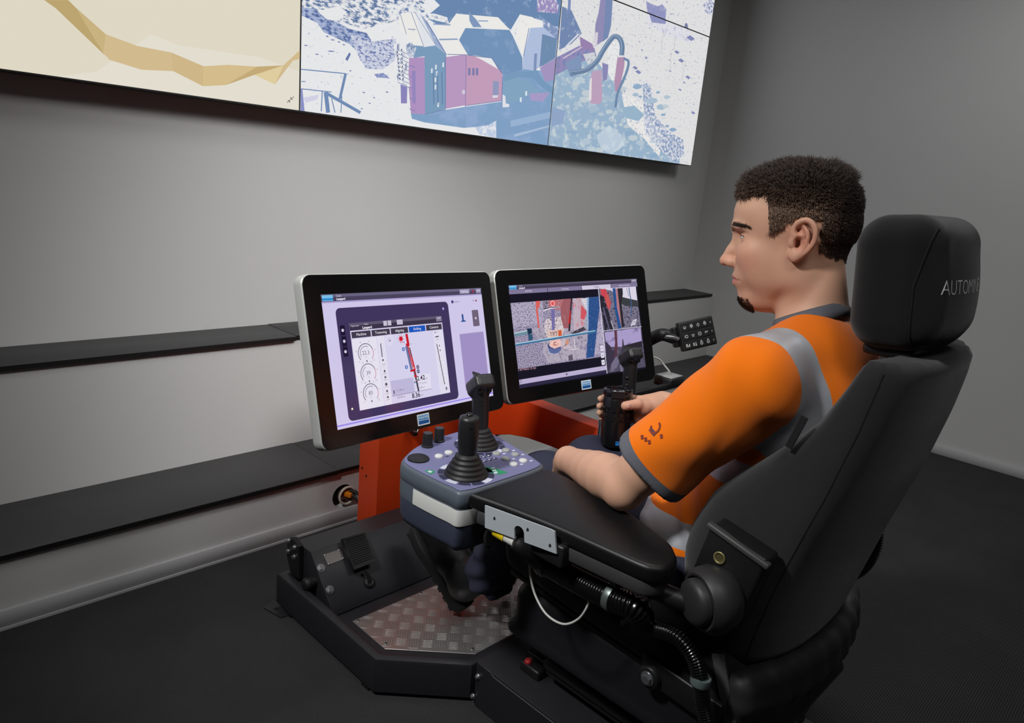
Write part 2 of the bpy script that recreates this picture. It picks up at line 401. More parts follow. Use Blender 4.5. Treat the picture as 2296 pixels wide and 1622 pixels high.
# lowest step with a round cable hole
HX, HZ, HR = 1.300, .098, .042
mb = MB(); zt = Z1-.017; n = 32
ring = [(HX+HR*math.cos(2*math.pi*k/n), HZ+HR*math.sin(2*math.pi*k/n)) for k in range(n)]
def sqp(a):
    c, s_ = math.cos(a), math.sin(a); q = .05/max(abs(c), abs(s_)); return (HX+q*c, HZ+q*s_)
sq = [sqp(2*math.pi*k/n) for k in range(n)]
v = [(x, Y1, z) for x, z in ring]+[(x, Y1, z) for x, z in sq]+[(x, Y1+.07, z) for x, z in ring]
f = [(k, (k+1) % n, n+(k+1) % n, n+k) for k in range(n)]+[(k, 2*n+k, 2*n+(k+1) % n, (k+1) % n) for k in range(n)]
mb.add(v, f)
for (a, b, c, d) in ((XL, HX-.05, 0, zt), (HX+.05, XR, 0, zt), (HX-.05, HX+.05, 0, HZ-.05), (HX-.05, HX+.05, HZ+.05, zt)):
    mb.add([(a, Y1, c), (b, Y1, c), (b, Y1, d), (a, Y1, d)], [(0, 1, 2, 3)])
mb.add([(XL, Y1+.07, 0), (XR, Y1+.07, 0), (XR, Y1+.07, zt), (XL, Y1+.07, zt), (XL, Y1, zt), (XR, Y1, zt), (XL, Y2, zt), (XR, Y2, zt)], [(0, 1, 2, 3), (4, 5, 7, 6)])
struct('wall_front_lower', mb, m_wall)
# ledges: two boards each, meeting at x = 1.27
SX = 1.268
struct('trim_1', MB().box(((XL+SX)/2-.0007, (Y1-.014+Y2)/2, Z1-.0085), (SX-XL-.0014, Y2-Y1+.014, .017), bev=.0012, seg=1), m_ledge)
struct('trim_2', MB().box(((XR+SX)/2+.0007, (Y1-.009+Y2)/2, Z1-.0090), (XR-SX-.0014, Y2-Y1+.009, .0155), bev=.0012, seg=1), m_ledge)
struct('trim_3', MB().box(((XL+SX)/2, (Y2-.014+Y3)/2, Z2-.0085), (SX-XL-.001, Y3-Y2+.014, .017), bev=.0012, seg=1), m_ledge)
struct('trim_4', MB().box(((4.16+SX)/2, (Y2-.006+Y3+.0)/2, Z2-.0060), (4.16-SX-.001, Y3-Y2+.006, .0155), bev=.0012, seg=1), m_ledge)
m_edge = mat('black_edge_band', (14, 14, 14), .5)
for nm, x0, x1, y, z in (('trim_1', XL, SX-.0014, Y1-.0145, Z1-.0085), ('trim_2', SX+.0014, XR, Y1-.0095, Z1-.009), ('trim_3', XL, SX-.001, Y2-.0145, Z2-.0085), ('trim_4', SX+.001, 4.16, Y2-.0065, Z2-.006)):
    MB().box(((x0+x1)/2, y, z), (x1-x0, .0012, .0135)).build('edge_band', m_edge, bpy.data.objects[nm])
MB().box((4.1605, (Y2+Y3)/2, Z2-.006), (.0012, Y3-Y2, .0135)).build('edge_band', m_edge, bpy.data.objects['trim_4'])
struct('baseboard_front', MB().box(((XL+XR)/2, Y1-.006, .0305), (XR-XL, .012, .047), bev=.0015, seg=1).box(((XL+XR)/2, Y1-.008, .0035), (XR-XL, .016, .007)), m_base)
struct('baseboard_right', MB().box((XR-.006, (YB+Y1)/2-.01, .025), (.012, Y1-YB-.02, .05), bev=.0015, seg=1), m_base)

# ceiling lamps (above the frame)
m_lamp_body = mat('lamp_white_metal', (225, 225, 225), .4)
for i, (p, w) in enumerate(LAMPS):
    e = empty('ceiling_lamp', (p[0], p[1], ROOM_H), 'white square ceiling lamp out of view above ' + ('the operator seat', 'the right wall', 'the back of the room')[i], 'lamp', 'square ceiling lamps')
    MB().box((p[0], p[1], ROOM_H-.0125), (.62, .62, .025), bev=.004).build('lamp_housing', m_lamp_body, e)
for i, (p, q, w, ang, bl, rad) in enumerate(SPOTS):  # bodies for the added spots, out of view
    d = np.array(q)-np.array(p); d /= np.linalg.norm(d)
    e = empty('added_spotlight', (p[0], p[1], ROOM_H), 'added unseen spotlight above the frame aimed at the ' + ('middle of the screen wall', 'seated man', 'right end of the screen wall')[i], 'lamp', 'added spotlights')
    MB().tube([(p[0], p[1], ROOM_H), tuple(np.array(p)-d*.10)], .012, 10).build('stem', m_lamp_body, e)
    MB().lathe([(.05, -.20), (.12, -.10), (.13, -.02)], p, d, 24).build('shade', m_lamp_body, e)

# ================================================================ video wall
SY = Y3-.12
m_pan = mat('display_housing', (20, 20, 22), .5)
m_vw = mat_screen('video_wall_picture', 1.0)
PX = [.064, 1.3175, 2.5765, 3.8255]; PZ = [1.369, 2.066, 2.73]
def panel(name, x0, x1, z0, z1, label):
    e = empty(name, ((x0+x1)/2, Y3, z0), label, 'display', 'panels of the video wall')
    MB().box(((x0+x1)/2, SY+.05, (z0+z1)/2), (x1-x0, .098, z1-z0)).build('housing', m_pan, e)
    g = .0028
    MB().box(((x0+x1)/2, Y3-.012, (z0+z1)/2), (.3, .02, .3)).build('wall_mount', m_pan, e)
    cv = Canvas((x0+g, SY, z1-g), (1, 0, 0), (0, 0, -1), (0, -1, 0)); cv.w = x1-x0-2*g; cv.h = z1-z0-2*g; cv.e = e
    def clip(pts, w=cv.w, h=cv.h):
        for ax, lim, sg in ((0, 0, 1), (0, w, -1), (1, 0, 1), (1, h, -1)):
            out = []
            for i in range(len(pts)):
                a, b = pts[i-1], pts[i]; ia, ib = sg*(a[ax]-lim) >= 0, sg*(b[ax]-lim) >= 0
                if ia != ib:
                    t = (lim-a[ax])/(b[ax]-a[ax]); out.append((a[0]+(b[0]-a[0])*t, a[1]+(b[1]-a[1])*t))
                if ib: out.append(b)
            pts = out
            if not pts: return pts
        return pts
    cv.clip = clip
    return cv
def px_poly(cv, pts, *a, **k):
    """polygon measured in the photograph, laid on the display's plane"""
    q = []
    for p in pts:
        w = at(p[0], p[1], 1, SY); q.append(((w-cv.o)@cv.u, (w-cv.o)@cv.v))
    q = cv.clip(q)
    if len(q) > 2: cv.poly(q, *a, **k)
def px_line(cv, pts, w, *a, **k):
    for (x0, y0), (x1, y1) in zip(pts, pts[1:]):
        L = math.hypot(x1-x0, y1-y0); nx, ny = -(y1-y0)/L*w/2, (x1-x0)/L*w/2
        px_poly(cv, [(x0+nx, y0+ny), (x1+nx, y1+ny), (x1-nx, y1-ny), (x0-nx, y0-ny)], *a, **k)

def px_strip(cv, pts, w, col_, lay):
    P_ = [np.array(p, float) for p in pts]; L_, R_ = [], []
    for i, p in enumerate(P_):
        t = P_[min(i+1, len(P_)-1)]-P_[max(i-1, 0)]; t /= np.linalg.norm(t); n_ = np.array([-t[1], t[0]])*w/2; L_.append(tuple(p+n_)); R_.append(tuple(p-n_))
    for i in range(len(P_)-1): px_poly(cv, [L_[i], L_[i+1], R_[i+1], R_[i]], col_, lay=lay)
# lower left panel: cream map with a tan folded ribbon
cv = panel('display_panel', PX[0], PX[1], PZ[0], PZ[1], 'lower left video wall panel showing a tan ribbon on cream')
cv.rect(0, 0, cv.w, cv.h, (222, 215, 196), lay=0)
Z = lambda L, s=3.2443, ox=0, oy=0: [(ox+a/s, oy+b/s) for a, b in L]
px_poly(cv, Z([(-1500, 800), (700, 520), (1100, 250), (1300, 330), (1900, 420), (2180, 520), (2180, 810), (0, 505)]), (226, 221, 207), lay=1)
tan, tan2, tan3 = (209, 186, 142), (187, 164, 112), (221, 203, 160)
px_poly(cv, Z([(320, 0), (495, 0), (555, 60), (405, 60)]), tan2, lay=2)
px_poly(cv, Z([(405, 60), (555, 60), (770, 250), (760, 400)]), tan2, lay=3)
px_poly(cv, Z([(560, 70), (770, 250), (755, 390), (655, 230)]), (200, 178, 128), lay=4)
px_poly(cv, Z([(770, 250), (1000, 335), (1245, 382), (1260, 518), (1030, 508), (795, 435), (750, 385)]), tan, lay=5)
px_poly(cv, Z([(1245, 382), (1480, 482), (1475, 627), (1260, 518)]), (206, 182, 136), lay=6)
px_poly(cv, Z([(1480, 482), (1655, 472), (1870, 485), (1640, 620), (1475, 627)]), (212, 188, 140), lay=7)
px_poly(cv, Z([(1870, 485), (2060, 476), (1850, 545), (1640, 620)]), (196, 170, 120), lay=8)
px_poly(cv, Z([(1850, 545), (2060, 476), (1998, 615)]), (222, 204, 158), lay=9)
px_poly(cv, Z([(2060, 476), (2180, 365), (2180, 430), (2130, 440), (1998, 615)]), tan, lay=10)
for L in (((2138, 703), (2112, 722)), ((2112, 722), (2130, 724)), ((2112, 722), (2116, 706)), ((2086, 748), (2108, 730)), ((2108, 730), (2090, 732)), ((2108, 730), (2106, 748))):
    px_line(cv, Z(L), 1.2, (70, 66, 60), lay=11)
cv.build('screen', m_vw, cv.e)

# lower middle panel: drill rig in snow, with its right part on the next panel
SNOW, BLU, DBL = (229, 230, 232), (120, 132, 180), (92, 118, 160)
cvm = panel('display_panel', PX[1], PX[2], PZ[0], PZ[1], 'lower middle video wall panel showing a red drill rig in snow')
cvr = panel('display_panel', PX[2], PX[3], PZ[0], PZ[1], 'lower right video wall panel showing the red drill boom over rocks')
cvu = panel('display_panel', PX[2], PX[3], PZ[1], PZ[2], 'upper right video wall panel showing pale snow with small rocks')
cvm.rect(0, 0, cvm.w, cvm.h, SNOW, cb=BLU, amt=.345, lay=0, sc=(48, 90), off=(3, 3))
for c in (cvr, cvu): c.rect(0, 0, c.w, c.h, (222, 222, 223), cb=(168, 170, 192), amt=.40, lay=0, sc=(60, 80), off=(c.o[2]*30, 3))
A = lambda L: [(660+a/6.487, b/6.487) for a, b in L]
B = lambda L: [(860+a/4.915, b/4.915) for a, b in L]
D = lambda L: [(1220+a/4.2675, b/4.2675) for a, b in L]
def both(pts, *a, **k):
    for c in (cvm, cvr): px_poly(c, pts, *a, **k)
# tracks and shadows on the snow
both(A([(80, -40), (1900, -40), (1900, 170), (1500, 300), (1200, 380), (1000, 420), (700, 330), (480, 290), (330, 160), (90, 150)]), SNOW, cb=DBL, amt=.50, lay=1, sc=(41, 91))
both(A([(90, 105), (330, 130), (480, 280), (640, 330), (800, 420), (1050, 480), (1150, 640), (1450, 700), (1460, 860), (1000, 830), (800, 640), (430, 470), (330, 330), (90, 220)]), (170, 182, 212), cb=(84, 106, 158), amt=.50, lay=2, sc=(45, 83))
both(A([(800, 480), (1150, 600), (1480, 560), (1470, 700), (1460, 880), (1280, 1010), (1040, 1000), (950, 860)]), (205, 210, 226), cb=(98, 112, 168), amt=.47, lay=3, sc=(68, 110))
both(A([(1160, 1080), (1290, 1060), (1390, 1140), (1200, 1130)]), (130, 142, 190), cb=(200, 206, 224), amt=.45, lay=3, sc=(114, 114))
both(A([(330, 160), (640, 90), (760, 170), (660, 290), (560, 300), (470, 280)]), SNOW, cb=BLU, amt=.35, lay=4, sc=(76, 114))
both(A([(1180, 360), (1450, 350), (1470, 440), (1290, 480), (1180, 540), (1090, 470)]), SNOW, cb=BLU, amt=.36, lay=4, sc=(76, 114))
both(A([(740, 860), (800, 760), (820, 790), (770, 890)]), (104, 118, 168), lay=4)
for (x, y, r) in ((170, 660, 30), (480, 530, 26), (560, 580, 34), (650, 610, 24), (720, 650, 22), (540, 745, 60), (330, 790, 30), (1350, 1340, 26), (1010, 1345, 24), (1095, 1502, 18), (1160, 1420, 18), (815, 1030, 18), (980, 1580, 18), (1250, 910, 14), (1330, 915, 16), (1365, 945, 12)):
    both(A([(x-r, y-4), (x-r*.2, y-9), (x+r, y+3), (x+r*.3, y+10), (x-r*.6, y+7)]), (110, 120, 172), lay=4)
# railing lower left
for L, w in ((((95, 1008), (750, 1072)), 2.4), (((745, 1070), (660, 1440)), 6), (((95, 1292), (540, 1340)), 2.2), (((405, 1330), (390, 1620)), 2.4), (((455, 1340), (490, 1640)), 9), (((540, 1430), (590, 1640)), 2.2), (((690, 1400), (675, 1640)), 2), (((470, 1360), (960, 1640)), 7), (((100, 1185), (160, 1188)), 2)):
    px_line(cvm, A(L), w, (112, 138, 178), lay=5)
both(A([(90, 1290), (115, 1290), (150, 1640), (90, 1640)]), (136, 142, 196), lay=5)
both(A([(130, 1420), (350, 1380), (340, 1440), (160, 1500)]), (208, 208, 228), lay=4)
# blue shade behind the rig
px_poly(cvm, B([(530, -30), (1960, -30), (1960, 360), (1760, 230), (1500, 160), (1400, 330), (1230, 190), (800, 150), (720, 260), (590, 270), (460, 190), (560, 110), (620, 60)]), (104, 134, 174), cb=(146, 168, 200), amt=.40, lay=5, sc=(14, 20))
px_poly(cvm, B([(0, 60), (300, 20), (400, 60), (420, 150), (560, 150), (700, 190), (720, 260), (460, 200), (420, 150), (300, 120), (180, 150), (150, 230), (0, 210)]), SNOW, cb=(100, 126, 170), amt=.46, lay=6, sc=(44, 60))
# machine: hazy lower mass, track and counterweight
haze, haze2 = (126, 158, 194), (140, 166, 204)
px_poly(cvm, B([(830, 440), (900, 310), (1385, 330), (1420, 390), (1530, 640), (1530, 780), (1320, 840), (1260, 760), (1190, 640), (1000, 610), (930, 610)]), (112, 144, 182), cb=(130, 158, 194), amt=.42, lay=6, sc=(10, 12))
px_poly(cvm, B([(300, 1250), (680, 1210), (1300, 1120), (1310, 830), (1550, 760), (1960, 800), (1960, 1640), (1240, 1520), (1150, 1380), (1010, 1400), (880, 1410), (450, 1350), (310, 1310)]), haze, cb=haze2, amt=.46, lay=6, sc=(7, 9))
px_poly(cvm, B([(1010, 1400), (1150, 1380), (1240, 1330), (1240, 1520), (1050, 1480)]), (186, 200, 224), cb=(226, 228, 232), amt=.48, lay=7, sc=(30, 30))
px_poly(cvm, B([(1400, 1330), (1850, 1230), (1840, 1300), (1400, 1400)]), (150, 176, 208), lay=7)
px_poly(cvm, B([(1440, 1480), (1830, 1380), (1825, 1400), (1440, 1510)]), (164, 186, 214), lay=7)
px_poly(cvm, B([(1320, 860), (1500, 860), (1600, 900), (1740, 1040), (1580, 1060), (1420, 1130), (1310, 1160)]), (128, 162, 190), lay=7)
# bonnet tops in sun
W = (233, 232, 229)
px_poly(cvm, B([(180, 150), (300, 130), (350, 150), (440, 510), (330, 490), (260, 420), (150, 260)]), W, cb=(150, 164, 196), amt=.33, lay=8, sc=(30, 30))
px_poly(cvm, B([(350, 150), (400, 150), (575, 500), (440, 520)]), (222, 226, 232), lay=8)
px_poly(cvm, B([(400, 150), (470, 230), (690, 600), (575, 500)]), (156, 172, 204), cb=(214, 220, 230), amt=.40, lay=8, sc=(24, 30))
px_poly(cvm, B([(560, 270), (720, 285), (800, 430), (620, 440)]), W, lay=8); px_poly(cvm, B([(650, 450), (810, 440), (930, 605), (700, 600)]), W, lay=8)
px_line(cvm, B([(545, 265), (735, 275)]), 3, (140, 156, 190), lay=9); px_line(cvm, B([(610, 436), (815, 432)]), 3, (130, 150, 184), lay=9)
px_poly(cvm, B([(800, 150), (940, 165), (985, 305), (900, 310), (830, 440), (720, 280)]), W, lay=8)
px_poly(cvm, B([(970, 165), (1260, 190), (1390, 330), (1210, 318), (1080, 290)]), W, lay=8)
px_poly(cvm, B([(940, 130), (1020, 215), (1080, 300), (985, 300), (945, 230)]), (126, 150, 186), lay=9)
px_line(cvm, B([(1040, 230), (1150, 232)]), 2.2, (120, 146, 184), lay=9)
# red side panels
MAG, MAG2 = (182, 150, 190), (192, 154, 184)
px_poly(cvm, B([(280, 640), (450, 630), (455, 1260), (300, 1250), (270, 900)]), (174, 144, 190), lay=8)
px_poly(cvm, B([(330, 500), (440, 510), (570, 500), (690, 600), (680, 1200), (455, 1260), (450, 620), (330, 640)]), (122, 154, 186), lay=7)
px_poly(cvm, B([(250, 490), (300, 465), (360, 530), (330, 620), (280, 640), (250, 560)]), (206, 212, 224), cb=(120, 140, 176), amt=.5, lay=9, sc=(90, 40))
for i in range(5): px_line(cvm, B([(285, 720+i*120), (345, 745+i*120)]), 2.4, (142, 130, 184), lay=9)
px_poly(cvm, B([(310, 780), (350, 780), (352, 1140), (318, 1140)]), (146, 134, 188), lay=9)
px_poly(cvm, B([(680, 630), (910, 600), (905, 1160), (680, 1200)]), MAG, lay=8)
px_poly(cvm, B([(910, 610), (1000, 620), (1100, 670), (1290, 780), (1310, 840), (1300, 1110), (905, 1165)]), MAG2, lay=8)
px_line(cvm, B([(910, 610), (900, 1180)]), 2, (150, 132, 178), lay=9)
for x in (930, 975, 1015): px_poly(cvm, B([(x, 750), (x+26, 752), (x+26, 830), (x, 830)]), (124, 122, 170), lay=9)
px_poly(cvm, B([(1205, 890), (1270, 900), (1262, 1050), (1200, 1050)]), (142, 150, 186), lay=9)
px_poly(cvm, B([(1200, 1050), (1262, 1050), (1255, 1075), (1200, 1080)]), (214, 214, 228), lay=9)
cvm.disc(*[((at(860+880/4.915, 1015/4.915, 1, SY)-cvm.o)@q) for q in (cvm.u, cvm.v)], .009, (206, 198, 216), lay=9)
for x, y in ((530, 780), (575, 740), (585, 810), (570, 880), (570, 960), (655, 715), (600, 1155)): px_poly(cvm, B([(x-8, y-25), (x+10, y-25), (x+8, y+25), (x-10, y+25)]), (216, 224, 230), lay=9)
for x in (545, 590, 640): px_line(cvm, B([(x, 800), (x+8, 1150)]), 1.6, (90, 116, 156), lay=9)
# ladder and chain at the left of the machine
px_poly(cvm, B([(110, 480), (230, 480), (290, 960), (150, 900)]), SNOW, cb=(116, 130, 168), amt=.45, lay=9, sc=(60, 24))
for i in range(9): px_line(cvm, B([(140+i*2, 540+i*46), (270+i*2, 600+i*46)]), 1.4, (128, 140, 178), lay=10)
for i in range(8): px_line(cvm, B([(148+i*4, 560+i*42), (150+i*4, 585+i*42)]), 2.4, (84, 92, 130), lay=11); px_line(cvm, B([(196+i*2, 540+i*46), (198+i*2, 560+i*46)]), 2.4, (84, 92, 130), lay=11)
px_poly(cvm, B([(185, 930), (260, 960), (255, 1140), (190, 1140)]), (136, 132, 186), lay=10)
px_poly(cvm, B([(1310, 1040), (1340, 1060), (1345, 1140), (1385, 1150), (1380, 1180), (1310, 1185)]), (222, 222, 230), lay=9)
for x, y in ((1570, 1030), (1510, 1100)): px_poly(cvm, B([(x-10, y-25), (x+10, y-25), (x+10, y+25), (x-10, y+25)]), (216, 224, 232), lay=9)
# operator cab
px_poly(cvm, B([(1510, 160), (1640, 190), (1770, 290), (1620, 300), (1540, 620), (1460, 390)]), W, cb=(150, 160, 196), amt=.36, lay=9, sc=(40, 40))
px_poly(cvm, B([(1600, 310), (1920, 290), (1960, 420), (1900, 640), (1720, 740), (1660, 780), (1530, 760), (1540, 560)]), (172, 188, 218), lay=9)
px_poly(cvm, B([(1740, 190), (1930, 330), (1920, 440), (1760, 300)]), (126, 146, 186), cb=(220, 224, 232), amt=.42, lay=10, sc=(50, 50))
px_poly(cvm, B([(1750, 380), (1910, 430), (1890, 640), (1720, 740)]), (108, 138, 172), cb=(176, 198, 216), amt=.36, lay=10, sc=(24, 30))
px_poly(cvm, B([(1660, 590), (1690, 590), (1680, 780), (1650, 780)]), (124, 144, 182), lay=10)
px_line(cvm, B([(1510, 160), (1430, 380)]), 2.6, (226, 228, 232), lay=10)
px_poly(cvm, B([(1690, 0), (1900, 0), (1930, 60), (1920, 150), (1690, 130)]), (150, 138, 186), cb=(220, 218, 230), amt=.46, lay=7, sc=(70, 50))
# boom arm and hose crossing to the right panel
px_poly(cvm, B([(1720, 750), (1900, 600), (1960, 520), (1960, 760), (1890, 880), (1780, 900)]), (160, 146, 190), lay=8)
px_poly(cvm, B([(1320, 830), (1460, 790), (1690, 780), (1770, 900), (1860, 960), (1960, 890), (1960, 960), (1860, 1040), (1740, 960), (1640, 860), (1480, 850), (1330, 900)]), (116, 152, 186), lay=9)
px_poly(cvm, B([(1600, 1030), (1830, 1020), (1760, 1120), (1620, 1110)]), (164, 152, 196), lay=8)
# right panel
HZ_ = (150, 176, 200)
both(D([(30, 640), (230, 560), (450, 520), (640, 760), (740, 800), (760, 1000), (900, 1100), (1000, 1300), (1300, 1420), (1290, 1640), (30, 1560)]), HZ_, cb=(196, 208, 214), amt=.45, lay=5, sc=(20, 22))
both(D([(170, 60), (260, 100), (360, 320), (260, 420), (140, 480), (160, 200)]), (112, 134, 174), cb=(188, 196, 214), amt=.40, lay=6, sc=(38, 30))
both(D([(230, -20), (256, -20), (250, 130), (222, 130)]), (124, 142, 184), lay=6)
both(D([(540, -20), (656, -20), (640, 240), (610, 360), (480, 450), (490, 230), (520, 120)]), (142, 138, 178), lay=6)
both(D([(590, -20), (656, -20), (640, 240), (610, 360), (560, 400)]), (118, 136, 176), lay=7)
both(D([(490, 310), (515, 310), (505, 440), (480, 440)]), (214, 206, 218), lay=7)
both(D([(100, 560), (330, 440), (480, 460), (500, 540), (330, 600), (110, 720)]), (146, 136, 182), cb=(110, 130, 172), amt=.46, lay=6, sc=(45, 45))
px_line(cvr, D([(205, 450), (330, 325)]), 3.4, (220, 220, 230), lay=7); px_line(cvr, D([(180, 560), (360, 450)]), 3, (206, 186, 208), lay=7)
both(D([(340, 350), (460, 420), (480, 480), (350, 470)]), (150, 128, 172), lay=7)
both(D([(200, 600), (350, 520), (360, 700), (250, 740)]), (126, 148, 184), lay=7)
both(D([(370, 520), (480, 500), (500, 590), (420, 620)]), (206, 210, 214), cb=(120, 136, 170), amt=.42, lay=8, sc=(76, 76))
hose = catmull(D([(250, 700), (400, 670), (500, 590), (560, 490), (620, 400), (670, 350), (720, 370), (745, 440), (740, 530)]), 6)
px_strip(cvr, hose, 11, (104, 128, 160), 9); px_strip(cvr, [p+np.array([-1.5, -2.5]) for p in hose], 2.4, (140, 162, 188), 10)
both(D([(610, 470), (660, 390), (720, 420), (730, 520), (690, 640), (650, 780), (610, 700)]), SNOW, cb=(176, 172, 180), amt=.42, lay=8, sc=(76, 76))
both(D([(700, 550), (770, 545), (765, 640), (720, 850), (680, 890), (670, 780)]), (176, 142, 174), lay=9)
px_strip(cvr, catmull(D([(760, 560), (805, 590), (790, 680), (745, 790), (700, 900), (680, 1030)]), 6), 5.5, (110, 136, 168), 10)
both(D([(460, 680), (550, 670), (555, 960), (530, 1000), (440, 990), (440, 760)]), (186, 158, 186), lay=9)
both(D([(435, 760), (455, 740), (450, 960), (425, 960)]), (224, 218, 220), lay=10)
both(D([(555, 600), (615, 620), (600, 760), (560, 780)]), (138, 134, 180), lay=8)
both(D([(500, 1300), (620, 1200), (740, 1290), (770, 1390), (640, 1480), (540, 1420)]), (184, 200, 216), cb=(198, 212, 222), amt=.48, lay=7, sc=(17, 17))
both(D([(740, 1030), (860, 1010), (960, 1100), (900, 1160), (780, 1130)]), (150, 178, 200), lay=7)
both(D([(940, 780), (1010, 800), (1060, 1100), (1180, 1250), (1330, 1340), (1340, 1470), (1250, 1560), (1090, 1420), (960, 1240)]), (222, 222, 228), cb=(128, 150, 186), amt=.52, lay=6, sc=(57, 64))
both(D([(740, 900), (920, 960), (1000, 1100), (1140, 1300), (1100, 1500), (960, 1330), (800, 1200)]), (232, 230, 228), cb=(160, 176, 200), amt=.44, lay=6, sc=(68, 57))
both(D([(60, 1020), (200, 1060), (180, 1180), (70, 1210)]), (142, 164, 198), lay=7)
both(D([(960, 60), (1380, 260), (1420, 420), (1160, 330), (1000, 240)]), (220, 220, 228), cb=(190, 190, 212), amt=.44, lay=1, sc=(30, 30))
both(D([(1000, 120), (1170, 190), (1160, 230), (1030, 215)]), (140, 144, 188), lay=3)
for L in (((1140, 280), (1122, 500)), ((1255, 330), (1245, 470)), ((1345, 600), (1320, 770)), ((1215, 520), (1205, 680))): px_line(cvr, D(L), 1.3, (196, 194, 200), lay=3)
for (x, y, r) in ((1270, 500, 26), (1310, 580, 30), (1375, 740, 26), (1205, 680, 14), (1300, 860, 16), (1425, 1080, 22), (935, 480, 12), (912, 400, 10), (975, 552, 16), (1400, 365, 40), (900, 690, 30), (870, 650, 26), (1340, 790, 14), (765, 870, 16)):
    both(D([(x-r, y-6), (x-r*.1, y-r*.7), (x+r, y+4), (x+r*.2, y+r*.7)]), (128, 134, 178), lay=3)
px_poly(cvu, D([(975, 10), (1030, 40), (1090, 60), (1130, 40), (1170, 90), (1160, 190), (990, 120)]), (142, 146, 190), cb=(196, 196, 214), amt=.42, lay=2, sc=(76, 19))
px_poly(cvu, D([(1520, 50), (1620, -60), (1640, 60), (1590, 150), (1540, 110)]), SNOW, cb=(120, 128, 178), amt=.5, lay=2, sc=(76, 76))
px_poly(cvu, D([(1350, 220), (1370, 225), (1380, 280), (1340, 260)]), (120, 124, 164), lay=2)
for L, w in ((((180, 150), (250, 380)), 1.2), (((300, 130), (440, 510)), 1.2), (((350, 150), (575, 500)), 1.0), (((265, 322), (350, 326)), 1.6), (((470, 230), (690, 600)), 1.4), (((430, 180), (660, 560)), 1.0), (((700, 600), (930, 605)), 1.6), (((680, 630), (680, 1200)), 1.6), (((455, 1260), (680, 1205)), 1.4), (((1310, 840), (1300, 1110)), 1.6), (((1600, 310), (1540, 620)), 1.4), (((1750, 380), (1910, 430)), 1.4), (((1750, 380), (1720, 740)), 1.4), (((905, 1165), (1300, 1110)), 1.4), (((930, 610), (1190, 640)), 1.6), (((1190, 640), (1300, 800)), 2.2)):
    px_line(cvm, B(L), w, (112, 128, 170), lay=12)
rg = random.Random(3)
for i in range(150):
    x, y = rg.uniform(300, 1640), rg.uniform(-20, 1500); r = rg.uniform(3, 11)
    if x < 640 and y > 250: continue
    if x < 900 and y > 700: continue
    px_poly(cvr if y > (x-640)*.386 else cvu, D([(x-r, y-r*.4), (x, y-r*.7), (x+r, y+r*.3), (x+r*.2, y+r*.6)]), rg.choice([(150, 154, 186), (176, 176, 196), (134, 138, 170)]), lay=2)
for i in range(120):
    x, y = rg.uniform(100, 1500), rg.uniform(300, 1600); r = rg.uniform(4, 14)
    if y < 300+x*.45 and x > 300: continue
    px_poly(cvm, A([(x-r, y-r*.25), (x, y-r*.5), (x+r, y+r*.2), (x+r*.2, y+r*.4)]), rg.choice([(150, 158, 196), (190, 194, 214), (128, 138, 184)]), lay=4)
for i in range(90):
    x, y = rg.uniform(100, 1250), rg.uniform(620, 1560); r = rg.uniform(14, 60)
    if y < 560+abs(x-500)*.5: continue
    px_poly(cvr, D([(x+r*math.cos(k*1.05+i)*rg.uniform(.7, 1.1), y+r*.55*math.sin(k*1.05+i)) for k in range(6)]), rg.choice([(164, 186, 204), (176, 194, 208), (142, 170, 198), (190, 202, 208)]), lay=6)
for c in (cvm, cvr, cvu): c.build('screen', m_vw, c.e)
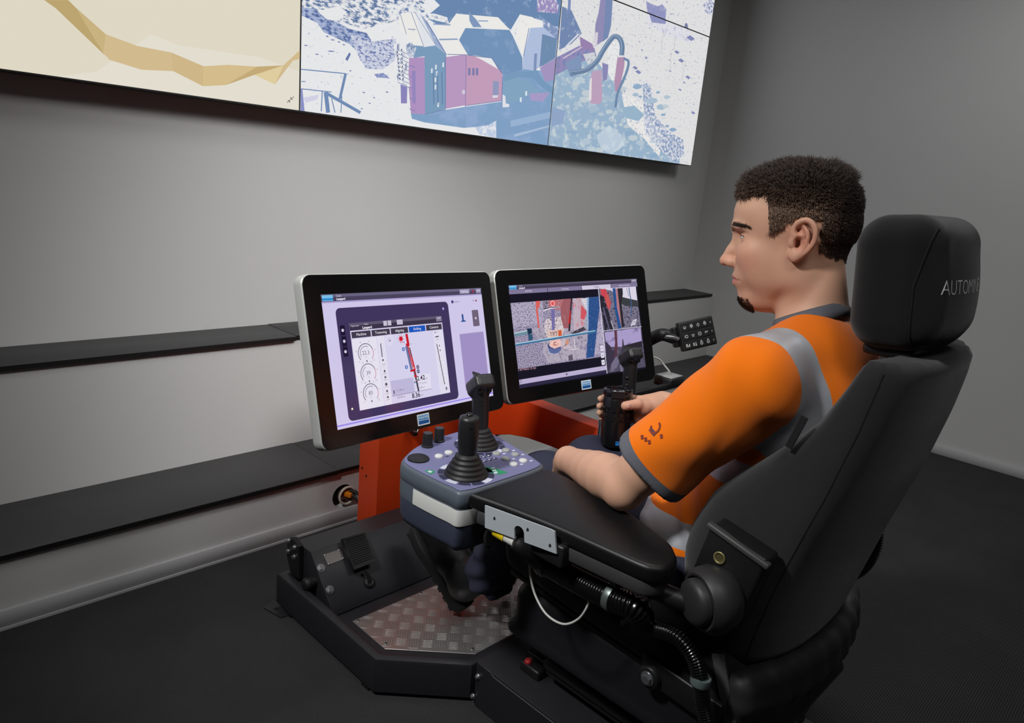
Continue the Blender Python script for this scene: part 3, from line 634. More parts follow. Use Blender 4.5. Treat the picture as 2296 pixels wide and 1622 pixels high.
# ================================================================ touch monitors
m_bezel = mat('black_glass_bezel', (8, 8, 9), .22, spec=.6)
m_frame = mat('silver_frame', (186, 188, 184), .38, metal=.35)
m_backs = mat('dark_plastic', (26, 26, 27), .5)
m_mon = mat_screen('monitor_picture', 1.0)
m_logo = mat('logo_white', (214, 220, 224), .4); m_logob = mat('logo_blue', (60, 140, 196), .4); m_logod = mat('logo_dark_blue', (22, 84, 150), .4)
def rrect(x0, y0, x1, y1, r, n=6):
    out = []
    for cx, cy, a in ((x1-r, y1-r, 0), (x0+r, y1-r, 90), (x0+r, y0+r, 180), (x1-r, y0+r, 270)):
        for k in range(n+1):
            t = math.radians(a+90*k/n); out.append((cx+r*math.cos(t), cy+r*math.sin(t)))
    return out
class Mon: pass
def monitor(P, label):
    cx, cy, cz, yaw, til, rol = P; M = Mon()
    du = np.array([math.cos(yaw), math.sin(yaw), 0]); n = np.array([math.sin(yaw)*math.cos(til), -math.cos(yaw)*math.cos(til), math.sin(til)]); up = np.cross(n, du)
    d = du*math.cos(rol)+up*math.sin(rol); u = -du*math.sin(rol)+up*math.cos(rol); c = np.array([cx, cy, cz])
    e = empty('touch_monitor', tuple(c-u*.17), label, 'monitor', 'monitors on the orange console'); M.e, M.c, M.d, M.u, M.n = e, c, d, u, n
    x0, x1, y0, y1 = -.278, .278, -.171, .1745
    auto_smooth(MB().prism(rrect(x0-.001, y0-.001, x1+.001, y1+.001, .021, 8), c-n*.030, d, u, n, .0285, bev=.005, seg=3).build('silver_frame', m_frame, e), 20)
    auto_smooth(MB().prism(rrect(x0+.0015, y0+.0015, x1-.0015, y1-.0015, .0195, 8), c-n*.0018, d, u, n, .0016, bev=.0006, seg=1).build('glass_bezel', m_bezel, e), 15)
    auto_smooth(MB().prism(rrect(x0+.03, y0+.025, x1-.03, y1-.025, .02), c-n*.062, d, u, n, .034, bev=.008).build('rear_housing', m_backs, e), 20)
    M.cv = Canvas(c-d*.238+u*.134, d, -u, n, .00009); M.cv.w, M.cv.h = .476, .268
    lo = c-u*.152+d*(-.006)
    pl = MB().prism([(-.018, -.0125), (.018, -.0125), (.018, .0125), (-.018, .0125)], lo, d, u, n, .0008).build('logo_plate', m_logo, e)
    MB().prism([(-.0155, -.0005), (.0155, -.0005), (.0155, .0095), (-.0155, .0095)], lo+n*.0008, d, u, n, .0002).build('logo_band', m_logob, pl)
    MB().prism([(-.0155, -.0095), (.0155, -.0095), (.0155, -.0018), (-.0155, -.0018)], lo+n*.0008, d, u, n, .0002).build('logo_bar', m_logod, pl)
    v, f = text_mesh('SANDVIK', .0072, .00015); o = lo+n*.0011+u*.0045
    MB().add([o+d*p[0]+u*p[1] for p in v], f).build('lettering', m_logo, pl)
    return M
def mpx(M, p):
    w = on_plane(p[0], p[1], M.c, M.n)-M.cv.o; return (w@M.cv.u, w@M.cv.v)
def mp(M, pts, *a, **k): M.cv.poly([mpx(M, p) for p in pts], *a, **k)
def ml(M, pts, w, *a, **k): M.cv.line([mpx(M, p) for p in pts], w, *a, **k)
def small_logo(cv, x, y, w, h):
    cv.rect(x, y, x+w, y+h, (120, 190, 232), lay=3); cv.rect(x, y+h*.55, x+w, y+h*.85, (36, 128, 198), lay=4)

# ---- left monitor: drilling display
ML = monitor((0.98335, 1.22631, 0.82725, 0.11093, 0.28507, -0.03543), 'left touch monitor showing round gauges and a red drill diagram')
cv = ML.cv; W_, H_ = cv.w, cv.h
cv.rect(0, 0, W_, H_, (206, 198, 232), lay=0)
cv.rect(0, 0, W_, .0145, (72, 66, 92), lay=1); cv.rect(0, 0, W_, .006, (104, 98, 128), lay=2); cv.rect(0, .0145, W_, .0175, (170, 158, 206), lay=2)
small_logo(cv, .002, .0018, .026, .0115)
cv.text(.043, .0042, 'Cabin', .0055, (214, 208, 230), lay=3); cv.text(.047, .0105, 'Leopard', .0065, (240, 236, 250), lay=3, bold=.0002)
cv.rect(.398, .0022, .432, .0120, (168, 160, 190), lay=3); cv.text(.415, .0072, 'Start log', .0060, (232, 228, 244), lay=4)
cv.rect(.441, .004, .449, .011, (140, 56, 82), lay=3); cv.rect(.456, .0015, .474, .0125, (150, 142, 176), lay=3); cv.text(.465, .0065, '10:42', .006, (240, 238, 250), lay=4)
# simulated tablet
cv.poly(rrect(.030, .0285, .353, .2565, .011), (62, 52, 92), lay=2)
for (x, y) in ((.042, .0735), (.0425, .0955), (.0425, .1165)): cv.rect(x-.006, y-.010, x+.006, y+.010, (28, 22, 50), lay=3); cv.disc(x, y, .0032, (206, 200, 226), lay=4)
cv.disc(.3355, .0445, .003, (178, 160, 240), lay=3); cv.disc(.0415, .2325, .0024, (240, 222, 196), lay=3)
TX0, TX1, TY0, TY1 = .060, .3265, .0605, .2390
cv.rect(TX0, TY0, TX1, TY1, (212, 207, 234), lay=3); cv.rect(TX0, TY0, TX1, TY0+.0155, (58, 50, 72), lay=4); cv.rect(TX0, TY0, TX1, TY0+.006, (92, 84, 108), lay=5)
cv.text(.074, TY0+.006, 'Operator', .0055, (200, 194, 214), lay=6); cv.text(.103, TY0+.0045, 'Cabin', .005, (206, 200, 218), lay=6); cv.text(.105, TY0+.0115, 'Leopard', .0075, (246, 242, 252), lay=6, bold=.0002)
for x in (.150, .162, .188): cv.rect(x, TY0+.001, x+(.010 if x < .18 else .017), TY0+.0115, (196, 190, 210), lay=6)
cv.rect(.308, TY0+.001, .326, TY0+.012, (130, 122, 150), lay=6); cv.text(.317, TY0+.005, '12:47', .0055, (240, 238, 248), lay=7)
for i, t in enumerate(('Machine', 'Tramming', 'Aligning', 'Drilling', 'Cameras')):
    x = TX0+.0025+i*.0527; act = i == 3
    cv.rect(x, TY0+.018, x+.050, TY0+.031, (22, 84, 186) if act else (66, 58, 76), lay=5); cv.text(x+.025, TY0+.0245, t, .0078, (238, 236, 246), lay=6)
cv.rect(.062, .0935, .1255, TY1, (228, 224, 238), lay=4); cv.rect(.1275, .0925, .1475, TY1, (224, 220, 236), lay=4)
for gy, t, a in ((.1225, '22.3', 300), (.1645, '39', 250), (.2060, '83', 300)):
    cv.arc(.0935, gy+.002, .0205, .0016, 140, 400, (96, 92, 116), lay=6); cv.arc(.0935, gy+.002, .0150, .0012, 150, a, (118, 112, 140), lay=6)
    cv.arc(.0935, gy+.002, .0205, .0016, 340, 395, (206, 150, 168), lay=7); cv.text(.0935, gy+.0015, t, .0115, (104, 100, 120), lay=6); cv.text(.0935, gy+.0095, 'bar', .004, (150, 146, 164), lay=6)
    for q in range(140, 401, 52): cv.text(.0935+.0255*math.cos(math.radians(q)), gy+.002+.0255*math.sin(math.radians(q)), str((q-140)//5), .0042, (112, 108, 130), lay=6)
    cv.rect(.0925, gy+.0165, .0950, gy+.0205, (70, 66, 88), lay=6)
cv.rect(.1345, .1080, .1368, .1370, (84, 66, 92), lay=6)
for k in range(6): cv.rect(.1395, .108+k*.0055, .1415, .1085+k*.0055, (140, 136, 156), lay=6)
cv.disc(.1365, .1435, .0022, (60, 56, 76), lay=6); cv.text(.1375, .153, '0.0', .006, (140, 136, 156), lay=6)
for k, y in enumerate((.168, .181, .196, .2105, .2235)):
    cv.rect(.128, y-.0080, .147, y-.0078, (186, 180, 204), lay=6); cv.disc(.1375, y-.001, .0026 if k != 2 else .0034, (92, 88, 108), lay=6); cv.rect(.1325, y+.0040, .1425, y+.0048, (150, 146, 168), lay=6)
cv.disc(.161, .103, .0125, (218, 212, 236), lay=5); cv.disc(.1625, .1045, .0018, (96, 92, 112), lay=6); cv.arc(.1615, .1035, .0045, .0008, 120, 330, (150, 146, 168), lay=6)
# ground box and hole depth
cv.rect(.150, .190, .216, .2225, (188, 182, 216), lay=5); cv.line([(.150, .2225), (.268, .2225)], .0008, (92, 88, 110), lay=6)
cv.rect(.155, .2105, .1575, .2185, (44, 40, 56), lay=6); cv.text(.174, .2125, '111.86 m', .0062, (110, 106, 128), lay=6); cv.text(.174, .2275, '120.02 m', .0068, (104, 100, 122), lay=6)
cv.rect(.222, .187, .268, .222, (224, 220, 238), lay=5); cv.text(.239, .1945, '2.42', .0145, (44, 40, 56), lay=6, bold=.00025); cv.text(.2565, .1965, 'm', .007, (120, 116, 136), lay=6)
cv.text(.242, .206, '3.77 m/min', .0062, (130, 126, 148), lay=6); cv.text(.239, .2155, '0.00 m', .0062, (130, 126, 148), lay=6)
cv.text(.2185, .2305, '8.36', .0145, (40, 36, 52), lay=6, bold=.00025); cv.text(.2365, .232, 'm', .007, (120, 116, 136), lay=6)
# feed beam with drill
RED, NAV = (196, 24, 40), (70, 82, 140)
cv.line([(.2115, .0935), (.2135, .118)], .0070, RED, lay=7); cv.line([(.2125, .118), (.2225, .176)], .0078, RED, lay=6)
cv.line([(.2060, .117), (.2150, .1175)], .0050, RED, lay=8); cv.line([(.2065, .120), (.2140, .174)], .0062, (104, 116, 160), lay=7); cv.line([(.2100, .1755), (.2220, .1750)], .0040, RED, lay=8)
cv.line([(.2145, .124), (.2178, .145)], .0038, (52, 46, 70), lay=8); cv.line([(.2136, .1245), (.2205, .172)], .0008, (238, 232, 244), lay=9)
cv.line([(.2222, .176), (.2240, .190)], .0060, (120, 48, 60), lay=6); cv.poly([(.2195, .186), (.2270, .186), (.2280, .1905), (.2200, .1905)], RED, lay=7)
cv.line([(.2238, .1905), (.2275, .2225)], .0046, (52, 50, 72), lay=7); cv.rect(.2228, .197, .2262, .1985, (214, 170, 130), lay=8)
for (x, y) in ((.2150, .1225), (.2205, .170)): cv.disc(x, y, .0016, (240, 236, 246), lay=10)
for (x, y) in ((.1975, .126), (.2000, .1655)): cv.disc(x, y, .0042, (42, 92, 178), lay=7); cv.line([(x-.0028, y), (x+.0028, y)], .0009, (226, 234, 246), lay=8); cv.line([(x, y-.0028), (x, y+.0028)], .0009, (226, 234, 246), lay=8)
for y in (.169, .1785): cv.disc(.2335, y, .0044, (86, 86, 118), lay=7); cv.line([(.2305, y), (.2365, y)], .001, (226, 224, 238), lay=8)
cv.disc(.1940, .103, .0052, (206, 24, 44), lay=7)
for k in range(8):
    a = math.pi*2*k/8+.2; cv.line([(.1940+.005*math.cos(a), .103+.005*math.sin(a)), (.1940+.0098*math.cos(a), .103+.0098*math.sin(a))], .0010, (196, 40, 60), lay=7)
cv.line([(.190, .1095), (.198, .1115)], .0010, (206, 60, 80), lay=7); cv.disc(.2015, .111, .0013, (80, 90, 140), lay=7)
cv.rect(.2205, .116, .2225, .1175, (60, 56, 76), lay=7); cv.disc(.2195, .2015, .0023, (110, 118, 150), lay=7)
# right tool column
cv.rect(.2935, .0935, .3255, TY1, (222, 218, 236), lay=4); cv.disc(.2995, .097, .0015, (60, 56, 76), lay=6); cv.rect(.302, .0965, .309, .0975, (168, 164, 184), lay=6)
cv.line([(.2985, .1075), (.3105, .1065)], .0022, (46, 42, 58), lay=6); cv.rect(.3010, .1125, .3080, .1135, (146, 142, 164), lay=6)
cv.line([(.3010, .1235), (.3110, .218)], .0022, (64, 46, 66), lay=6)
for k in range(9):
    y = .1275+k*.0105; x = .3085+k*.0008
    cv.rect(x-.0042, y-.0045, x+.0042, y+.0045, (234, 230, 242), lay=5); cv.rect(x-.003, y+.0030, x+.003, y+.0036, (150, 146, 166), lay=6)
    if k in (0, 1): cv.poly([(x-.002, y+.002), (x+.0005, y-.003), (x+.002, y+.002)], (40, 38, 50), lay=6)
    else: cv.disc(x, y-.001, .0009, (110, 106, 128), lay=6)
cv.rect(.3130, .2245, .3160, .2315, (36, 34, 46), lay=6); cv.rect(.3180, .2255, .3190, .2310, (90, 86, 108), lay=6)
# right of the tablet
cv.disc(.3685, .0300, .0038, (66, 54, 118), lay=3); cv.text(.382, .0300, 'Leopard', .0062, (110, 98, 146), lay=3); cv.disc(.4435, .0305, .0020, (150, 142, 168), lay=3); cv.disc(.4525, .0305, .0026, (150, 50, 78), lay=3)
cv.poly([(.3895, .0790), (.4085, .0790), (.4060, .0765), (.4010, .0750), (.4010, .064), (.3995, .060), (.3965, .060), (.3950, .064), (.3955, .0755), (.392, .0765)], (34, 76, 142), lay=3)
cv.poly(rrect(.4325, .0530, .4555, .0925, .002), (110, 96, 118), lay=3); cv.disc(.4440, .0730, .0032, (206, 196, 214), lay=4)
cv.rect(.3800, .1065, .4660, .2430, (158, 142, 194), lay=3)
cv.rect(.3800, .1065, .4660, .1080, (186, 176, 214), lay=4)
cv.rect(0, .2595, W_, .2625, (150, 132, 232), lay=2)
cv.build('screen', m_mon, ML.e)

# ---- right monitor: cameras
MR = monitor((1.55672, 1.22388, 0.8256, -0.14543, 0.29398, 0.024), 'right touch monitor showing drill bit camera views')
cv = MR.cv; G = lambda L: [(1110+a/6.0086, 610+b/6.0086) for a, b in L]
K = (24, 22, 36)
cv.rect(0, 0, W_, H_, K, lay=0)
cv.rect(0, 0, W_, .012, (70, 62, 84), lay=1); cv.rect(0, 0, W_, .0045, (96, 88, 112), lay=2); small_logo(cv, .002, .0012, .024, .0100)
cv.text(.040, .0035, 'Cabin', .0048, (206, 200, 222), lay=3); cv.text(.043, .0088, 'Leopard', .0060, (240, 236, 250), lay=3, bold=.0002); cv.rect(.452, .001, .474, .0110, (138, 130, 160), lay=3); cv.text(.463, .0050, '12:46 PM', .0045, (240, 238, 248), lay=4)
for i, (x0, x1, t) in enumerate(((0, .1285, 'Drill Plan'), (.130, .2525, 'Tramming'), (.254, .366, 'Drilling'), (.3675, W_, 'Reverse Cameras'))):
    cv.rect(x0, .0120, x1, .0233, (206, 198, 220) if i == 2 else (128, 118, 152), lay=2); cv.text((x0+x1)/2, .0177, t, .0062, (60, 54, 72) if i == 2 else (224, 220, 236), lay=3)
# big camera picture
GR, GR2 = (168, 158, 186), (70, 62, 88)
mp(MR, G([(205, 420), (1395, 335), (1455, 640), (1500, 1130), (1500, 1135), (310, 1310)]), GR, cb=GR2, amt=.47, lay=1, sc=(260, 330))
mp(MR, G([(215, 430), (640, 395), (660, 700), (250, 760)]), (186, 178, 202), cb=(84, 76, 104), amt=.47, lay=2, sc=(200, 380))
mp(MR, G([(650, 980), (1000, 960), (1220, 1060), (1220, 1160), (720, 1230), (640, 1080)]), (176, 168, 184), cb=(148, 138, 158), amt=.45, lay=2, sc=(70, 90))
mp(MR, G([(640, 700), (980, 560), (1240, 620), (1240, 1000), (900, 1060), (650, 980), (490, 780)]), (172, 164, 182), cb=(104, 94, 116), amt=.44, lay=2, sc=(110, 120))
# red machine parts
mp(MR, G([(545, 395), (605, 390), (600, 470), (575, 500), (600, 760), (580, 760), (550, 520)]), (214, 98, 92), lay=3)
mp(MR, G([(640, 388), (720, 384), (700, 480), (650, 500)]), (150, 140, 160), cb=(60, 52, 70), amt=.48, lay=3, sc=(220, 220))
mp(MR, G([(720, 384), (920, 368), (910, 480), (860, 520), (720, 480)]), (176, 110, 116), cb=(214, 206, 216), amt=.40, lay=3, sc=(120, 120))
mp(MR, G([(740, 390), (810, 385), (815, 450), (740, 465)]), (222, 86, 84), lay=4); cv.arc(*mpx(MR, G([(775, 425)])[0]), .0075, .0018, 0, 360, (232, 214, 216), lay=5)
mp(MR, G([(920, 366), (1020, 360), (1000, 760), (900, 760), (880, 500)]), (156, 92, 100), cb=(214, 200, 208), amt=.36, lay=4, sc=(160, 24))
mp(MR, G([(1010, 520), (1030, 520), (1010, 690), (985, 700)]), (232, 40, 28), lay=5); mp(MR, G([(1020, 360), (1040, 360), (1010, 800), (985, 800)]), (50, 40, 50), lay=5)
mp(MR, G([(1045, 358), (1180, 350), (1230, 560), (1190, 740), (1060, 800)]), (190, 172, 186), cb=(208, 84, 92), amt=.42, lay=4, sc=(60, 24))
mp(MR, G([(1160, 440), (1235, 540), (1200, 650), (1150, 620)]), (204, 86, 96), lay=5)
mp(MR, G([(1060, 800), (1190, 740), (1230, 780), (1100, 830), (1020, 850)]), (62, 54, 68), cb=(150, 142, 158), amt=.42, lay=5, sc=(120, 120))
for k in range(7): mp(MR, G([(1160+k*12, 370+k*26), (1230+k*6, 355+k*26), (1240+k*6, 372+k*26), (1170+k*12, 390+k*26)]), (226, 220, 226), lay=6)
mp(MR, G([(640, 520), (740, 470), (860, 465), (860, 485), (760, 495), (650, 530)]), (224, 218, 230), lay=6); ml(MR, G([(650, 505), (740, 480), (860, 475)]), .0022, (60, 52, 72), lay=7)
mp(MR, G([(752, 505), (800, 500), (805, 780), (765, 790)]), (116, 108, 164), lay=6)
# bit and dust skirt
mp(MR, G([(680, 640), (880, 600), (930, 780), (900, 860), (690, 880), (660, 740)]), (216, 204, 210), cb=(72, 56, 66), amt=.45, lay=5, sc=(190, 190))
mp(MR, G([(700, 800), (910, 770), (900, 880), (720, 900)]), (228, 196, 186), cb=(120, 52, 44), amt=.43, lay=7, sc=(300, 170))
mp(MR, G([(850, 790), (890, 780), (900, 860), (850, 870)]), (204, 92, 58), lay=8)
cv.text(*mpx(MR, G([(790, 840)])[0]), 'TRT', .016, (66, 54, 74), lay=8)
mp(MR, G([(740, 930), (880, 905), (890, 1010), (800, 1040), (730, 1010)]), (232, 190, 184), cb=(206, 110, 92), amt=.40, lay=7, sc=(130, 130)); cv.text(*mpx(MR, G([(805, 970)])[0]), 'C', .014, (140, 62, 50), lay=9, bold=.0004)
cvp = [(705, 960), (740, 1010), (800, 1035), (885, 1005), (885, 1050), (850, 1090), (790, 1105), (740, 1090), (715, 1040)]
mp(MR, G(cvp), (40, 52, 108), lay=8)
for k in range(9): ml(MR, G([(722+k*19, 1020+12*math.sin(k*.4)), (728+k*17, 1090+16*math.sin(k*.4))]), .0016, (150, 166, 214), lay=9)
mp(MR, G([(890, 900), (930, 900), (1010, 1000), (1050, 1030), (930, 1040), (880, 1000)]), (196, 184, 196), cb=(150, 90, 74), amt=.42, lay=6, sc=(90, 90)); mp(MR, G([(960, 910), (1000, 930), (980, 980), (940, 960)]), (206, 146, 116), lay=7)
ml(MR, G([(1060, 900), (1080, 1040)]), .0028, (220, 212, 220), lay=7); ml(MR, G([(1000, 1050), (1120, 1040)]), .0022, (220, 212, 220), lay=7); ml(MR, G([(860, 1090), (900, 1200)]), .0014, (70, 62, 78), lay=6)
mp(MR, G([(985, 1130), (1040, 1110), (1050, 1190), (990, 1200)]), (96, 88, 104), lay=6)
# blue post and rail
BP = (44, 78, 134)
mp(MR, G([(1235, 350), (1395, 330), (1405, 480), (1330, 1145), (1225, 1165), (1260, 700)]), BP, cb=(74, 110, 166), amt=.42, lay=10, sc=(130, 160)); mp(MR, G([(1230, 345), (1260, 345), (1250, 800), (1240, 800)]), (150, 178, 210), lay=11)
mp(MR, G([(270, 965), (1350, 785), (1350, 815), (275, 1000)]), (58, 110, 148), lay=12); mp(MR, G([(270, 965), (1350, 785), (1350, 796), (272, 978)]), (170, 204, 224), lay=13)
mp(MR, G([(255, 820), (430, 785), (435, 845), (260, 875)]), (110, 140, 156), lay=11); mp(MR, G([(255, 820), (430, 785), (430, 800), (256, 835)]), (186, 208, 214), lay=12)
mp(MR, G([(425, 765), (490, 760), (495, 830), (440, 845)]), (28, 52, 78), lay=12); mp(MR, G([(440, 845), (500, 840), (505, 920), (450, 930)]), (48, 84, 114), lay=12)
mp(MR, G([(1370, 660), (1430, 640), (1470, 1090), (1340, 1110)]), (176, 168, 192), cb=(104, 96, 120), amt=.44, lay=3, sc=(160, 180))
cv.text(*mpx(MR, G([(430, 1308)])[0]), '1.40 Mbit/s 25 fps', .0085, (196, 150, 170), lay=4)
for (x, y) in ((1437, 1030), (1445, 1125), (1453, 1220)):
    a = mpx(MR, G([(x, y)])[0]); cv.rect(a[0]-.0060, a[1]-.0072, a[0]+.0060, a[1]+.0072, (224, 220, 236), lay=14); cv.rect(a[0]-.002, a[1]-.0014, a[0]+.002, a[1]+.0014, (110, 104, 130), lay=15)
mp(MR, G([(322, 1455), (1495, 1262), (1500, 1320), (328, 1520)]), (186, 174, 208), lay=3)
a = mpx(MR, G([(348, 1480)])[0]); cv.arc(a[0], a[1]-.001, .0036, .0009, 0, 360, (60, 54, 76), lay=5, n=14); cv.line([(a[0]-.003, a[1]+.002), (a[0]-.0055, a[1]+.005)], .0011, (60, 54, 76), lay=5)
a = mpx(MR, G([(965, 1378)])[0]); cv.poly([(a[0]-.004, a[1]), (a[0]+.001, a[1]-.004), (a[0]+.001, a[1]+.004)], (60, 54, 80), lay=5); cv.line([(a[0]+.0035, a[1]-.003), (a[0]+.0035, a[1]+.003)], .0009, (60, 54, 80), lay=5)
for k in range(36): x = 400+k*29; y = 1462-(x-400)*.1645; ml(MR, G([(x, y), (x+1, y+14)]), .0006, (156, 144, 182), lay=4)
ml(MR, G([(1388, 228), (1505, 1370)]), .0022, (226, 220, 238), lay=16); ml(MR, G([(1448, 797), (1968, 738)]), .0018, (206, 200, 222), lay=16)
# upper right camera
mp(MR, G([(1405, 232), (1895, 196), (1965, 735), (1455, 790)]), (122, 116, 138), cb=(52, 48, 62), amt=.46, lay=1, sc=(120, 140))
mp(MR, G([(1420, 228), (1895, 197), (1915, 390), (1700, 360), (1560, 250)]), (216, 210, 228), lay=2); mp(MR, G([(1700, 335), (1800, 360), (1915, 385), (1930, 470), (1760, 460), (1700, 430)]), (58, 62, 66), lay=3)
mp(MR, G([(1415, 235), (1490, 228), (1560, 420), (1540, 520), (1490, 440), (1430, 330)]), (200, 70, 82), lay=3); mp(MR, G([(1410, 300), (1470, 340), (1560, 640), (1600, 775), (1480, 790), (1430, 520)]), (40, 38, 50), cb=(104, 98, 118), amt=.42, lay=4, sc=(90, 60))
ml(MR, G([(1455, 480), (1540, 780)]), .0052, (92, 90, 116), lay=5); ml(MR, G([(1560, 660), (1600, 775)]), .0042, (170, 162, 176), lay=5); mp(MR, G([(1490, 300), (1530, 310), (1545, 500), (1500, 440)]), (196, 86, 84), lay=5)
mp(MR, G([(1580, 222), (1620, 220), (1640, 480), (1700, 760), (1660, 765), (1610, 500)]), (40, 80, 140), lay=6); mp(MR, G([(1622, 225), (1645, 225), (1690, 600), (1700, 740), (1640, 480)]), (176, 120, 132), lay=6); mp(MR, G([(1645, 222), (1715, 218), (1720, 300), (1700, 420), (1740, 740), (1705, 745)]), (44, 40, 48), lay=7)
ml(MR, G([(1800, 210), (1835, 420), (1830, 600)]), .0034, (66, 92, 138), lay=6); ml(MR, G([(1770, 215), (1800, 330)]), .0016, (90, 90, 110), lay=6)
mp(MR, G([(1850, 650), (1910, 630), (1890, 710), (1820, 735)]), (206, 202, 216), cb=(96, 90, 110), amt=.45, lay=5, sc=(160, 160))
# lower right camera
mp(MR, G([(1465, 800), (1968, 742), (2030, 1280), (1510, 1365)]), (78, 72, 92), cb=(128, 120, 142), amt=.42, lay=1, sc=(70, 90))
mp(MR, G([(1475, 815), (1960, 748), (1975, 930), (1760, 985), (1700, 1010), (1560, 1010), (1490, 930)]), (168, 154, 200), cb=(124, 112, 150), amt=.42, lay=2, sc=(26, 44))
mp(MR, G([(1745, 990), (1975, 935), (1985, 1010), (1800, 1060), (1740, 1060)]), (44, 40, 50), lay=3); mp(MR, G([(1605, 790), (1640, 785), (1650, 1000), (1640, 1150), (1600, 1150), (1615, 950)]), (92, 56, 68), lay=3)
mp(MR, G([(1715, 905), (1725, 905), (1740, 1010), (1760, 1100), (1690, 1120), (1712, 1000)]), (62, 56, 72), lay=3); mp(MR, G([(1480, 930), (1550, 1000), (1580, 1060), (1640, 1040), (1640, 1200), (1540, 1300), (1510, 1360)]), (58, 52, 70), lay=3)
mp(MR, G([(1620, 1150), (1700, 1130), (1640, 1290), (1560, 1340), (1560, 1250)]), (112, 106, 130), lay=4); mp(MR, G([(1680, 1250), (1740, 1240), (1740, 1340), (1690, 1345)]), (122, 116, 140), cb=(60, 56, 74), amt=.46, lay=4, sc=(160, 260))
mp(MR, G([(318, 1520), (1500, 1325), (1500, 1370), (330, 1570)]), (44, 40, 66), lay=2)
cv.build('screen', m_mon, MR.e)
# ================================================================ orange console frame
XC = 1.275                                            # centre line of seat, footrest and console
m_or = mat('orange_powder_coat', (214, 66, 20), .42, spec=.4, bump=.02, bscale=900)
m_blk = mat('black_powder_coat', (34, 34, 38), .45, spec=.45, bump=.05, bscale=700)
m_blk2 = mat('black_plastic', (26, 26, 28), .42, spec=.4)
m_rub = mat('black_rubber', (16, 16, 16), .6)
m_zinc = mat('zinc_bolt', (176, 178, 182), .28, metal=.9)
m_chrome = mat('chrome', (206, 208, 210), .14, metal=1.0)
m_hole = mat('dark_hole', (6, 6, 6), .9)
def hexbolt(mb, p, n, r, h=.006):
    n = np.asarray(n, float); n /= np.linalg.norm(n)
    mb.lathe([(r*1.35, 0), (r*1.35, h*.25), (r*1.3, h*.3)], p, n, 20, smooth=False); mb.lathe([(r, h*.3), (r, h*.9), (r*.85, h), (0, h)], p, n, 6, smooth=False)
e = empty('console_frame', (1.45, 1.70, 0), 'orange steel console frame with monitor pillar and side arm', 'console')
mb = MB().prism([(1.237, 1.70), (1.672, 1.70), (1.672, 1.80), (1.237, 1.80)], (0, 0, 0), (1, 0, 0), (0, 1, 0), (0, 0, 1), .74, bev=.004, seg=2)
auto_smooth(mb.build('pillar', m_or, e), 30)
arch = [(1.702, .30), (1.668, .338), (1.62, .368), (1.56, .388), (1.48, .402), (1.38, .407), (.62, .407), (.62, .0), (.52, .0), (.52, .523), (1.702, .523)]
auto_smooth(MB().prism(arch, (1.660, 0, 0), (0, 1, 0), (0, 0, 1), (1, 0, 0), .062, bev=.004, seg=2).build('side_arm', m_or, e), 30)
MB().box((1.80, 1.13, .640), (.26, .016, .018), bev=.003).box((1.695, 1.13, .575), (.03, .03, .12), bev=.003).box((1.925, 1.150, .648), (.075, .065, .030), bev=.005).build('side_bracket', m_blk2, e)
MB().box((1.925, 1.150, .6645), (.066, .056, .003), bev=.001).build('bracket_pad', mat('grey_pad', (150, 152, 150), .6), e)
for (px, py) in ((812, 1050), (821, 1068)):
    w = at(px, py, 0, 1.2365); MB().lathe([(.0042, 0), (.0042, .0006)], w, (-1, 0, 0), 14).build('screw_hole', m_hole, e)
lt = MB().box((1.352, 1.690, .452), (.030, .012, .055), bev=.002).box((1.356, 1.680, .425), (.018, .012, .036), bev=.003)
lo = lt.build('toggle_latch', m_blk2, e)
MB().tube(catmull([(1.342, 1.678, .452), (1.338, 1.668, .434), (1.352, 1.664, .424), (1.364, 1.670, .446)], 5), .003, 8).lathe([(.008, 0), (.008, .006)], (1.338, 1.684, .432), (0, -1, 0), 14).tube([(1.366, 1.682, .465), (1.37, 1.668, .436)], .0035, 8).build('latch_hook', m_chrome, lo)
for M in (ML, MR):                                    # monitor arms back to the pillar
    a = M.c-M.n*.055; b = np.array([1.36 if M is ML else 1.56, 1.705, .70])
    MB().tube([a, a+(0, .12, -.02), b], .022, 12).lathe([(.05, 0), (.05, .012)], M.c-M.n*.070, M.n, 20).build('mount_arm', m_blk2, M.e)

# ================================================================ footrest
def inset(poly, d):
    out = []; n = len(poly)
    for i in range(n):
        p0, p1, p2 = [np.array(poly[(i+k-1) % n], float) for k in range(3)]
        a = (p1-p0)/np.linalg.norm(p1-p0); b = (p2-p1)/np.linalg.norm(p2-p1); na = np.array([-a[1], a[0]]); nb = np.array([-b[1], b[0]])
        m = na+nb; m = m/(m@na)*1.0; out.append(tuple(p1+m*d/ (1 if True else 1)))
    return out
plan = [(.883, 1.66), (.883, 1.192), (1.046, 1.034), (2*XC-1.046, 1.034), (2*XC-.883, 1.192), (2*XC-.883, 1.66)]
e = empty('footrest', (XC, 1.35, 0), 'black steel footrest tray with checker plate floor', 'footrest')
rings = [(0, .014), (0, .094), (.003, .101), (.009, .104), (.020, .104), (.026, .101), (.040, .056), (.043, .052)]
mb = MB(); V = [(x, y, z) for d, z in rings for x, y in inset(plan, d)]; n = len(plan)
F = [(i*n+k, i*n+(k+1) % n, (i+1)*n+(k+1) % n, (i+1)*n+k) for i in range(len(rings)-1) for k in range(n)]
mb.add(V, F); mb.add(V[-n:], [tuple(range(n))]); mb.add(V[:n], [tuple(range(n))[::-1]])
auto_smooth(mb.build('tray', m_blk, e), 40)
for x, y in ((.90, 1.60), (.90, 1.23), (1.065, 1.055), (2*XC-1.065, 1.055), (2*XC-.90, 1.23), (2*XC-.9, 1.60)): MB().box((x, y, .0075), (.03, .03, .015)).build('foot_pad', m_rub, e)
